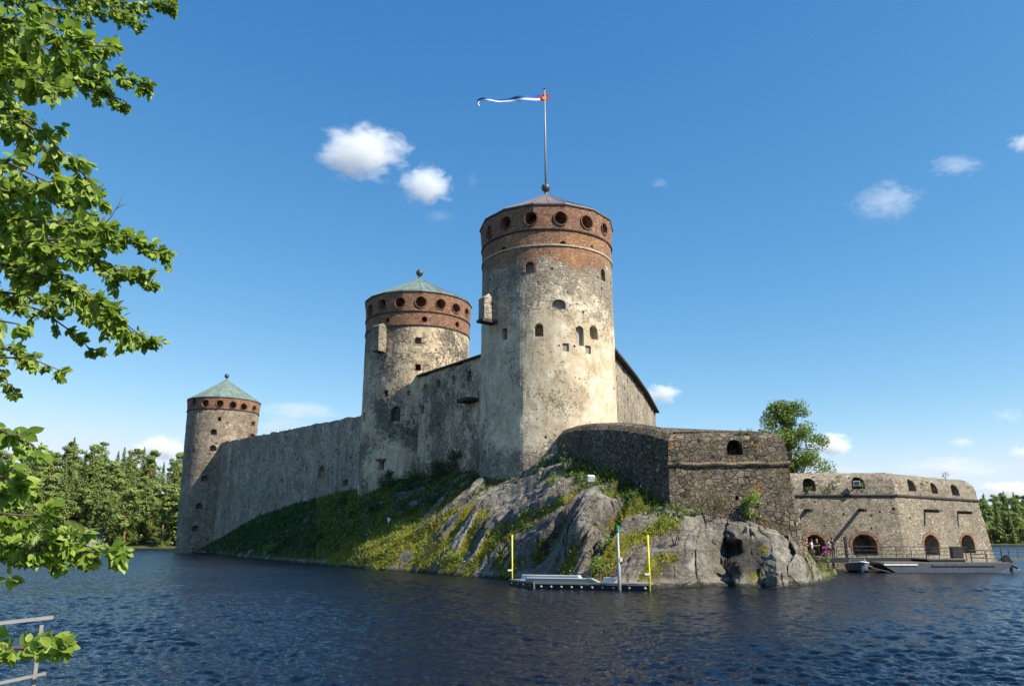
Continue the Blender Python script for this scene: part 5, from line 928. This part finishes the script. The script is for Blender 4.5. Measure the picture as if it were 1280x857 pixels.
def lying(name, x0, x1, Yoff, w, h, z, mat, label, cat, taper=.5):
    p, q = Bj.lerp(Cj, (x0 - 668) / 147) + nb * Yoff, Bj.lerp(Cj, (x1 - 668) / 147) + nb * Yoff; d = (q - p).normalized(); r = thing(name, Vector((p.x, p.y, z)), label, cat); mb = MB(); ol = [(0, 0), ((q - p).length, 0), ((q - p).length - taper, h), (0.12, h)]
    mb.prism(ol, Vector((p.x, p.y, z)), d, Vector((0, 0, 1)), nb * w); mb.build('panel', mat, r); e = MB(); e.bar(Vector((p.x, p.y, z + h)) + d * .12 - nb * .02, Vector((q.x, q.y, z + h)) - d * taper - nb * .02, .05, .05); e.build('rim', M['white'], r); return r
lying('ramp', 654, 750, .15, .75, .22, .402, M['alu'], 'long light grey metal ramp lying along the jetty', 'ramp'); lying('ramp', 643, 724, 1.05, .6, .34, .402, M['white'], 'white flat ramp lying behind the grey one on the jetty', 'ramp', .2); lying('crate', 753, 774, .25, .8, .27, .402, M['white'], 'white low crate on the jetty beside the lamp post', 'crate', .05)
for x0, x1, yo, hh, lab in ((746, 766, 1.35, .62, 'brown plank bench on the jetty, left of another bench'), (767, 785, .95, .5, 'brown plank bench on the jetty behind the lamp post')):
    p, q = Bj.lerp(Cj, (x0 - 668) / 147) + nb * yo, Bj.lerp(Cj, (x1 - 668) / 147) + nb * yo; r = thing('bench', Vector((p.x, p.y, .4)), lab, 'bench'); z = Vector((0, 0, 1)); p = Vector((p.x, p.y, 0)); q = Vector((q.x, q.y, 0))
    sb = MB()
    for k in (-.15, 0, .15): sb.bar(p + z * (.4 + hh) + nb * k, q + z * (.4 + hh) + nb * k, .12, .05)
    sb.build('seat', M['wood'], r)
    for f in (.12, .88): s_ = p.lerp(q, f); lg = MB(); lg.bar(s_ + z * .402 - nb * .15, s_ + z * (.372 + hh) - nb * .15, .08); lg.bar(s_ + z * .402 + nb * .15, s_ + z * (.372 + hh) + nb * .15, .08); lg.build('leg', M['wood'], r)
def marker(px, ytop, P, lab):
    h = at(px, ytop, P.y).z; r = thing('marker_pole', P, lab, 'pole', 'yellow marker poles'); MB().tube([Vector((P.x, P.y, -1.0)), Vector((P.x, P.y, h))], .052, 12).build('pole', M['yellow'], r, smooth=True); MB().bar(Vector((P.x - .28, P.y - .06, .95)), Vector((P.x + .05, P.y - .06, .95)), .05, .1).build('bracket', M['white'], r)
marker(641, 668, at_z(640.2, 731.0) - Vector((0, .25, 0)), 'yellow marker pole at the far end of the jetty, left of the grey lamp post'); marker(811.7, 668, Cj + Vector((-.15, -.22, 0)), 'yellow marker pole at the jetty corner beside the pale boulder')
Lp = Bj.lerp(Cj, (776.5 - 668) / 147) - nb * .2; ht = at(775, 664, Lp.y).z; r = thing('lamp_post', Lp, 'grey steel post with a green lantern on top, standing at the jetty', 'lamp post')
MB().tube([Vector((Lp.x, Lp.y, -1)), Vector((Lp.x, Lp.y, 1.4)), Vector((Lp.x, Lp.y, 1.45)), Vector((Lp.x, Lp.y, ht))], [.10, .10, .075, .068], 14).build('pole', M['alu'], r, smooth=True)
o = MB().tube([Vector((Lp.x, Lp.y, ht)), Vector((Lp.x, Lp.y, ht + .08)), Vector((Lp.x, Lp.y, ht + .1)), Vector((Lp.x, Lp.y, ht + .3)), Vector((Lp.x, Lp.y, ht + .36))], [.11, .11, .095, .095, .03], 14).build('lantern', M['green'], r); MB().box((Lp.x + .14, Lp.y - .05, 1.75), (.14, .1, .22)).build('junction_box', M['white'], r)

# ------------------------------------------------------------------ landing stage, barge, boat
DZ = 1.16; x0, x1 = at(1008, 696, 77).x, at(1152, 696, 77).x; ls = thing('landing_stage', (x0, 75.7, 0), 'dark railed landing stage along the foot of the battery', 'pier')
n_pl = 40; dm = MB()
for k in range(n_pl): a = x0 + (x1 - x0) * k / n_pl; dm.box((a + (x1 - x0) / n_pl / 2, 77.4, DZ - .04), ((x1 - x0) / n_pl - .02, 3.8, .08))
dm.build('deck', M['deck'], ls); bm_ = MB(); bm_.box(((x0 + x1) / 2, 75.42, DZ - .20), (x1 - x0, .14, .45)); bm_.box(((x0 + x1) / 2, 78.6, DZ - .25), (x1 - x0, .14, .3)); bm_.build('beam', M['iron'], ls)
k = 0
while x0 + .4 + k * 1.6 < x1: MB().tube([(x0 + .4 + k * 1.6, 75.75, -1.5), (x0 + .4 + k * 1.6, 75.75, DZ - .3)], .11, 8).build('pile', M['wood'], ls); k += 1
def rails(root, a, b, z, h=1.02, n=3, gap=1.5, mat='iron', r=.022):
    a, b = Vector((a[0], a[1], z)), Vector((b[0], b[1], z)); L = (b - a).length; m = max(1, round(L / gap))
    for i in range(m + 1): p = a.lerp(b, i / m); MB().tube([p, p + Vector((0, 0, h))], r * 1.25, 6).build('rail_post', M[mat], root)
    for k in range(n): zz = h * (1 - k / n); MB().tube([a + Vector((0, 0, zz)), b + Vector((0, 0, zz))], r if k else r * 1.3, 6).build('rail', M[mat], root)
xr0 = at(1046, 690, 75.8).x; rails(ls, (xr0, 75.85), (x1 - .1, 75.85), DZ)
MB().box((at(1057, 680, 76).x, 76.0, DZ + .95), (.22, .22, 1.9)).build('gate_post', M['iron'], ls)
bx0, bx1 = at(1099, 708, 72.5).x, at(1264, 708, 72.5).x; bg_ = thing('barge', (bx0, 72.4, 0), 'long grey flat barge moored along the landing stage', 'barge')
H_ = MB(); H_.prism([(0, .78), (.25, .62), (1.9, -.35), (bx1 - bx0 - 2.2, -.35), (bx1 - bx0 - .2, .45), (bx1 - bx0, .78)], Vector((bx0, 72.2, 0)), Vector((1, 0, 0)), Vector((0, 0, 1)), Vector((0, 3.0, 0))); H_.build('hull', M['hull'], bg_)
MB().box(((bx0 + bx1) / 2 + .1, 73.7, .823), (bx1 - bx0 - .5, 2.8, .08)).build('deck', M['deck'], bg_); MB().box((bx0 + 1.8, 72.17, .66), (3.0, .05, .13)).build('white_strake', M['white'], bg_); rb = MB(); rb.box((bx0 + 7.4, 72.16, .60), (5.6, .06, .10)); rb.build('rubbing_strake', M['hull'], bg_)
g0, g1 = at(1154, 697, 73.4).x, at(1204, 697, 73.4).x; MB().box(((g0 + g1) / 2, 74.0, 1.10), (g1 - g0, 2.6, .10)).build('platform', M['deck'], bg_); MB().box(((g0 + g1) / 2, 73.0, .95), (g1 - g0 - .4, .5, .18)).build('platform_beam', M['black'], bg_); MB().box((at(1198, 688, 74.2).x, 74.6, 1.67), (.9, .6, 1.05)).build('control_cabinet', M['iron'], bg_)
rails(bg_, (g0, 72.85), (g1, 72.85), 1.152, .95, 3, 1.3); rails(bg_, (g1 + .25, 72.5), (bx1 - .7, 72.5), .863, 1.0, 3, 1.4); rails(bg_, (g1 + .25, 75.0), (bx1 - .7, 75.0), .863, 1.0, 3, 1.4)
mo = thing('outboard_motor', (bx1 + .2, 73, .8), 'black outboard motor tilted up on the right end of the barge', 'motor'); q = Vector((bx1 + .1, 73, .75))
MB().bar(q + Vector((-.35, 0, .55)), q + Vector((.1, 0, -.05)), .42, .6).build('cowling', M['black'], mo); MB().tube([q + Vector((.0, 0, .0)), q + Vector((.75, 0, -.42))], [.13, .09], 8).build('shaft', M['black'], mo); pr = MB()
for a in (0, 2.09, 4.19): pr.bar(q + Vector((.78, 0, -.44)), q + Vector((.86, .22 * math.cos(a), -.42 + .22 * math.sin(a))), .12, .03)
pr.build('propeller', M['galv'], mo)
jx = at(1262, 700, 76).x; j2 = thing('gangway', (jx, 76.5, .9), 'dark railed gangway leading off beyond the right end of the barge', 'gangway'); MB().box((jx + 4, 76.6, .95), (8.6, 1.3, .12)).build('deck', M['deck'], j2); rails(j2, (jx, 76.0), (jx + 8, 76.0), 1.01, 1.0, 3, 1.6); rails(j2, (jx, 77.2), (jx + 8, 77.2), 1.01, 1.0, 3, 1.6)
for k in (0.4, 4, 7.8): MB().tube([(jx + k, 76.6, -1.2), (jx + k, 76.6, .89)], .14, 8).build('pile', M['wood'], j2)
bp = at_z(1078, 715.5); mb_ = thing('motor_boat', (bp.x, bp.y, 0), 'small white and steel blue motor boat with its bow towards the water, beside the barge', 'boat', rz=R(-14))
def hull_pts(inset=0.0, z_shift=0.0):
    sec = []
    for i in range(13):
        f = i / 12; y = -.2 + 4.1 * f; bw = (.98 * (1 - (1 - min(1, f * 1.5)) ** 2.3)) * (1 - .08 * f); sheer = .92 - .30 * min(1, f * 1.2) + .02; keel = -.18 + .95 * max(0, (.22 - f) / .22) ** 1.6; bw = max(bw, .03); ch = keel + (sheer - keel) * .35
        sec.append([(-bw, y - .35 * (1 - f), sheer), (-bw * .82, y, ch), (0, y, keel), (bw * .82, y, ch), (bw, y - .35 * (1 - f), sheer)])
    return sec
sec = hull_pts(); hm = MB(); hm.v = [p for s_ in sec for p in s_]; hm.f = [(i * 5 + k, (i + 1) * 5 + k, (i + 1) * 5 + k + 1, i * 5 + k + 1) for i in range(12) for k in range(4)] + [tuple(60 + k for k in range(5)), (0, 1, 2, 3, 4)]; hm.build('hull', M['hull_blue'], mb_, world=False)
gw = MB()
for sd in (0, 4): gw.tube([Vector(s_[sd]) for s_ in sec], .045, 6)
gw.build('gunwale', M['white'], mb_, world=False); dk = MB(); dk.v = [p for s_ in sec[:6] for p in ((s_[0][0], s_[0][1], s_[0][2] - .01), (0, s_[0][1], s_[0][2] + .10), (s_[4][0], s_[4][1], s_[4][2] - .01))]; dk.f = [(i * 3 + k, (i + 1) * 3 + k, (i + 1) * 3 + k + 1, i * 3 + k + 1) for i in range(5) for k in range(2)]; dk.build('foredeck', M['white'], mb_, world=False, smooth=True)
ws = MB(); ws.bar((-.75, 1.75, .70), (-.6, 1.95, 1.12), .05); ws.bar((.75, 1.75, .70), (.6, 1.95, 1.12), .05); ws.bar((-.6, 1.95, 1.12), (.6, 1.95, 1.12), .05); ws.build('windscreen_frame', M['galv'], mb_, world=False); MB().add([(-.74, 1.76, .68), (.74, 1.76, .68), (.59, 1.95, 1.11), (-.59, 1.95, 1.11)], [(0, 1, 2, 3)]).build('windscreen', M['glass'], mb_, world=False, fix=False); fo_ = MB(); fo_.v = [(s_[1][0], s_[1][1], .30) for s_ in sec[4:]] + [(s_[3][0], s_[3][1], .30) for s_ in reversed(sec[4:])]; fo_.f = [tuple(range(18))]; fo_.build('floor', M['deck'], mb_, world=False, fix=False); MB().box((0, 2.7, .5), (1.5, .4, .06)).build('seat', M['white'], mb_, world=False)
sr = thing('slipway_board', (bp.x + 2.2, bp.y - .1, .05), 'pale board ramp at the water beside the small motor boat', 'ramp'); MB().bar((bp.x + 1.0, bp.y + .4, .42), (bp.x + 2.4, bp.y - .1, .06), .9, .08).build('board', M['deck'], sr)

# ------------------------------------------------------------------ railing of the near bank
nr_ = thing('hand_railing', at(52, 857, 6.5), 'grey galvanised hand railing in the near left corner', 'railing')
pa, pb = at(66, 771, 6.53), at(0, 778.3, 6.27); d = (pb - pa).normalized(); far = pa + d * 6
MB().bar(pa, far, .034, .024).build('handrail', M['galv'], nr_); la, lb = at(57, 841, 6.5), at(0, 853, 6.27); MB().bar(la, la + (lb - la).normalized() * 6, .024, .02).build('rail', M['galv'], nr_)
for k in range(5): p = at(51.5, 775, 6.5) + d * 1.25 * k; MB().box((p.x, p.y + .01, (p.z - .03 + .9) / 2), (.028, .028, p.z - .03 - .9), math.atan2(d.y, d.x)).build('rail_post', M['galv'], nr_)

# ------------------------------------------------------------------ floodlights
def floodlight(P, aim, label, arm=None, s=.42):
    r = thing('floodlight', P, label, 'floodlight', 'floodlights around the castle'); aim = Vector(aim).normalized(); Mx = aim.to_track_quat('X', 'Z').to_matrix(); MB().box(P, (s * .7, s * 1.25, s), M=Mx).build('housing', M['white'], r); MB().box(P + aim * (s * .36), (.03, s * 1.05, s * .8), M=Mx).build('lens', M['glass'], r); b = MB(); b.bar(P - Vector((0, 0, s * .5)), (arm if arm is not None else P - Vector((0, 0, s * 1.6))), .07); b.build('bracket', M['iron'], r)
p = on_rock(739, 613); floodlight(p + Vector((0, -.1, .62)), (-.3, .9, .5), 'white floodlight box standing on the shaded rock below the bastion wall'); p = at_wall(987, 560, K, K2); floodlight(at(1011, 557.5, 62.5), (.4, -.8, .2), 'white floodlight on a long arm at the right edge of the bastion', arm=Vector((p.x - .6, p.y + 1.4, p.z - .3)))
p = hit_b(L0, KB, n4, .0)(1068.5, 604.5) + n4 * .5; floodlight(p, (-.3, -.9, .1), 'white floodlight in the middle embrasure of the battery', arm=p - n4 * 1.4 - Vector((0, 0, .35)), s=.5)
P = on_rock(487, 652); st_ = MB(); st_.v = [(P.x - .2, P.y - .1, P.z - .1), (P.x + .28, P.y - .12, P.z - .1), (P.x + .3, P.y + .2, P.z), (P.x - .2, P.y + .2, P.z), (P.x - .25, P.y, P.z + .48), (P.x + .05, P.y - .02, P.z + .36), (P.x + .1, P.y + .15, P.z + .38), (P.x - .15, P.y + .15, P.z + .45)]; st_.f = [(0, 1, 2, 3), (4, 5, 6, 7), (0, 1, 5, 4), (1, 2, 6, 5), (2, 3, 7, 6), (3, 0, 4, 7)]
tag(st_.build('stone', M['white']), 'small white stone standing out on the shaded green slope', 'stone')

# ------------------------------------------------------------------ people
def person(base, rz, h, top, legs, hair, label, arms, lean=0.0):
    """arms: two (shoulder->elbow->hand) offsets; faces local -Y"""
    s = h / 1.7; root = thing('person', base, label, 'person', 'visitors on the landing stage', rz); J = dict(pel=(0, 0, .92), wst=(0, .01, 1.08), chs=(0, 0, 1.30), nck=(0, .01, 1.46), hd0=(0, -.01, 1.55), hd1=(0, -.02, 1.66), hL=(-.10, 0, .88), kL=(-.11, -.03, .48), aL=(-.11, .02, .08), tL=(-.12, -.14, .03), hR=(.10, 0, .88), kR=(.11, -.02, .48), aR=(.11, .04, .08), tR=(.13, -.12, .03), sL=(-.18, 0, 1.40), sR=(.18, 0, 1.40))
    J['eL'], J['wL'] = arms[0]; J['eR'], J['wR'] = arms[1]; rad = dict(pel=.125, wst=.115, chs=.135, nck=.05, hd0=.075, hd1=.095, hL=.095, kL=.06, aL=.042, tL=.035, hR=.095, kR=.06, aR=.042, tR=.035, sL=.065, sR=.065, eL=.043, wL=.03, eR=.043, wR=.03); E = [('pel', 'wst'), ('wst', 'chs'), ('chs', 'nck'), ('nck', 'hd0'), ('hd0', 'hd1'), ('pel', 'hL'), ('hL', 'kL'), ('kL', 'aL'), ('aL', 'tL'), ('pel', 'hR'), ('hR', 'kR'), ('kR', 'aR'), ('aR', 'tR'), ('chs', 'sL'), ('sL', 'eL'), ('eL', 'wL'), ('chs', 'sR'), ('sR', 'eR'), ('eR', 'wR')]
    names = list(J); co = [Vector(J[k]) for k in names]; co = [Vector((c.x * s, (c.y - lean * max(0, c.z - .9)) * s, c.z * s)) for c in co]; me = bpy.data.meshes.new('body'); me.from_pydata(co, [(names.index(a), names.index(b)) for a, b in E], []); o = bpy.data.objects.new('body', me); C.objects.link(o); o.modifiers.new('s', 'SKIN')
    for i, k in enumerate(names): me.skin_vertices[0].data[i].radius = (rad[k] * s, rad[k] * s * (.8 if k in ('pel', 'wst', 'chs') else 1)); me.skin_vertices[0].data[i].use_root = (k == 'pel')
    sd = o.modifiers.new('d', 'SUBSURF'); sd.levels = 1; bpy.context.view_layer.update(); m2 = bpy.data.meshes.new_from_object(o.evaluated_get(bpy.context.evaluated_depsgraph_get())); o.modifiers.clear(); o.data = m2
    v = [tuple(q.co) for q in m2.vertices]; f = [tuple(p.vertices) for p in m2.polygons]; nb0 = len(f); mb = MB(); mb.v, mb.f = v, f
    for sdn in ('L', 'R'):
        wv = co[names.index('w' + sdn)]; ev = co[names.index('e' + sdn)]; dd = (wv - ev).normalized(); sx = dd.cross(Vector((0, 0, 1))); sx = sx.normalized() if sx.length > .1 else Vector((1, 0, 0)); mb.tube([wv - dd * .01, wv + dd * .05, wv + dd * .09], [.03 * s, .042 * s, .036 * s], 8)
        for q, ln in ((-.03, .065), (-.01, .08), (.01, .085), (.03, .07)): a = wv + dd * .085 + sx * q; mb.tube([a, a + dd * ln * .55, a + dd * ln - Vector((0, 0, .02))], [.010, .009, .006], 5)
        a = wv + dd * .03 + sx * .035; mb.tube([a, a + dd * .04 + sx * .03, a + dd * .075 + sx * .035], [.012, .01, .007], 5)
    bpy.data.objects.remove(o); hd = co[names.index('hd1')]; mb.tube([hd + Vector((0, -.085, .0)) * s, hd + Vector((0, -.115, -.035)) * s], [.012, .018], 5)
    ob = link_mesh('body', mb.v, mb.f, [M['skin'], top, legs, M['black']], root, smooth=True, world=False); me = ob.data
    for i, p in enumerate(me.polygons):
        c = p.center; hz = c.z / s
        p.material_index = 0 if i >= nb0 or hz > 1.44 or (abs(c.x) / s > .2 and (c - co[names.index('sL' if c.x < 0 else 'sR')]).length > .2 * s and hz > .6) else (1 if hz > .95 else (2 if hz > .1 else 3))
    MB().ball((hd.x, hd.y + .022 * s, hd.z + .025 * s), .112 * s, 12, 8).build('hair', hair, root, smooth=True, world=False); ey = MB()
    for sx_ in (-.035, .035): ey.ball((hd.x + sx_ * s, hd.y - .088 * s, hd.z + .0 * s), .013 * s, 6, 5)
    ey.build('eyes', M['black'], root, world=False)
DOWN = [((-.24, 0, 1.14), (-.25, -.08, .90)), ((.24, 0, 1.14), (.25, -.08, .90))]; FWDA = [((-.22, -.08, 1.15), (-.12, -.32, 1.12)), ((.22, -.08, 1.15), (.12, -.32, 1.10))]; REACH = [((-.24, 0, 1.14), (-.25, -.06, .9)), ((.42, -.1, 1.36), (.66, -.16, 1.42))]; CROSS = [((-.24, -.05, 1.15), (.02, -.22, 1.16)), ((.24, -.05, 1.15), (-.02, -.24, 1.12))]
for px, Y, rz, h, tp, lg, hr, arms, lab in ((1009.5, 78.2, 10, 1.66, 'pink', 'black_cloth', 'hair_fair', CROSS, 'visitor in a pink top standing close to the bastion corner'), (1015.5, 78.0, 40, 1.62, 'pale_cloth', 'jean', 'hair', FWDA, 'visitor in a white top and blue jeans in front of the arch'),
    (1022.0, 77.9, -20, 1.62, 'black_cloth', 'black_cloth', 'hair_fair', CROSS, 'fair haired visitor in black with bare folded arms'), (1041.5, 77.0, 15, 1.80, 'black_cloth', 'black_cloth', 'hair', REACH, 'tall dark haired visitor in black stretching an arm towards the railing'), (1036.5, 77.6, -35, 1.62, 'pale_cloth', 'black_cloth', 'hair', DOWN, 'visitor in a white top half behind the tall one in black')):
    p = at(px, 690, Y); person((p.x, Y, DZ + .002), R(rz), h, M[tp], M[lg], M[hr], lab, arms)

# ------------------------------------------------------------------ clouds: real volumes two kilometres off
def cloud_mat(name, dens, puff, seed):
    m = bpy.data.materials.new(name); m.use_nodes = True; t = m.node_tree; t.nodes.clear(); out = t.nodes.new('ShaderNodeOutputMaterial'); pv = t.nodes.new('ShaderNodeVolumePrincipled'); t.links.new(pv.outputs[0], out.inputs['Volume']); pv.inputs['Color'].default_value = (1, 1, 1, 1); pv.inputs['Anisotropy'].default_value = 0.0
    tc = t.nodes.new('ShaderNodeTexCoord'); ln = t.nodes.new('ShaderNodeVectorMath'); ln.operation = 'LENGTH'; mp = t.nodes.new('ShaderNodeMapping'); mp.inputs['Location'].default_value = (seed * 3.7, seed * 1.3, 0); t.links.new(tc.outputs['Object'], ln.inputs[0]); t.links.new(tc.outputs['Object'], mp.inputs[0])
    ns = t.nodes.new('ShaderNodeTexNoise'); ns.inputs['Scale'].default_value = 2.1 if puff else 2.6; ns.inputs['Detail'].default_value = 9; ns.inputs['Roughness'].default_value = .68; ns.inputs['Distortion'].default_value = .35 if puff else 1.1; t.links.new(mp.outputs[0], ns.inputs[0]); a = t.nodes.new('ShaderNodeMath'); a.operation = 'MULTIPLY_ADD'; t.links.new(ln.outputs['Value'], a.inputs[0]); a.inputs[1].default_value = -.55 if puff else -.5; t.links.new(ns.outputs[0], a.inputs[2])
    r = t.nodes.new('ShaderNodeMapRange'); r.inputs[1].default_value = .12 if puff else .2; r.inputs[2].default_value = .36 if puff else .58; r.inputs[3].default_value = 0; r.inputs[4].default_value = dens; t.links.new(a.outputs[0], r.inputs[0]); t.links.new(r.outputs[0], pv.inputs['Density']); return m
CL = [(450, 190, 68, 38, .020, 1, 'broad white cloud high left of the flag'), (533, 232, 40, 31, .018, 1, 'compact white cloud between the broad one and the tallest tower'), (548, 270, 30, 13, .004, 0, 'faint cloud wisp under the compact white cloud'), (1106, 250, 60, 34, .008, 0, 'ragged thin cloud high above the battery'), (1195, 207, 46, 18, .012, 0, 'narrow streak of cloud above the ragged thin one'), (1278, 180, 20, 15, .018, 1, 'small white cloud cut by the right edge of the sky'), (828, 492, 32, 15, .03, 1, 'small bright cloud right of the tallest tower'), (372, 514, 60, 17, .009, 1, 'flat soft cloud above the long curtain wall'), (200, 560, 48, 20, .04, 1, 'bright white cloud behind the pines left of the smallest tower'),
    (1040, 556, 34, 18, .04, 1, 'bright white cloud beside the tree behind the bastion'), (1202, 553, 22, 9, .02, 1, 'tiny white cloud above the sunlit battery face'), (1258, 519, 36, 14, .009, 0, 'flat pale cloud near the right edge of the sky'), (1185, 585, 85, 20, .010, 1, 'long pale cloud bank above the battery parapet'), (1262, 613, 60, 16, .04, 1, 'bright low cloud above the forest at the right edge'), (1278, 567, 24, 14, .016, 1, 'small soft cloud above the bright low one at the right edge'), (825, 229, 16, 9, .009, 0, 'tiny cloud wisp right of the flagpole'), (1062, 588, 45, 8, .008, 1, 'thin cloud streak just above the battery wall top'), (352, 532, 46, 14, .008, 1, 'low faint cloud touching the long curtain wall top'), (590, 226, 12, 20, .0035, 0, 'faint upright wisp beside the compact white cloud')]
for i, (px, py, rx, ry, dn, puff, lab) in enumerate(CL):
    P = at(px, py, 2400); k = (P - EYE).dot(FWD) / F; bm = bmesh.new(); bmesh.ops.create_icosphere(bm, subdivisions=2, radius=1.0); me = bpy.data.meshes.new('cloud'); bm.to_mesh(me); bm.free(); o = bpy.data.objects.new('cloud', me); C.objects.link(o); o.location = P; o.scale = (rx * k * 1.12, min(rx, ry * 1.6) * k, ry * k * 1.12); me.materials.append(cloud_mat('cloud vapour', dn, puff, i)); tag(o, lab, 'cloud', 'clouds in the sky')
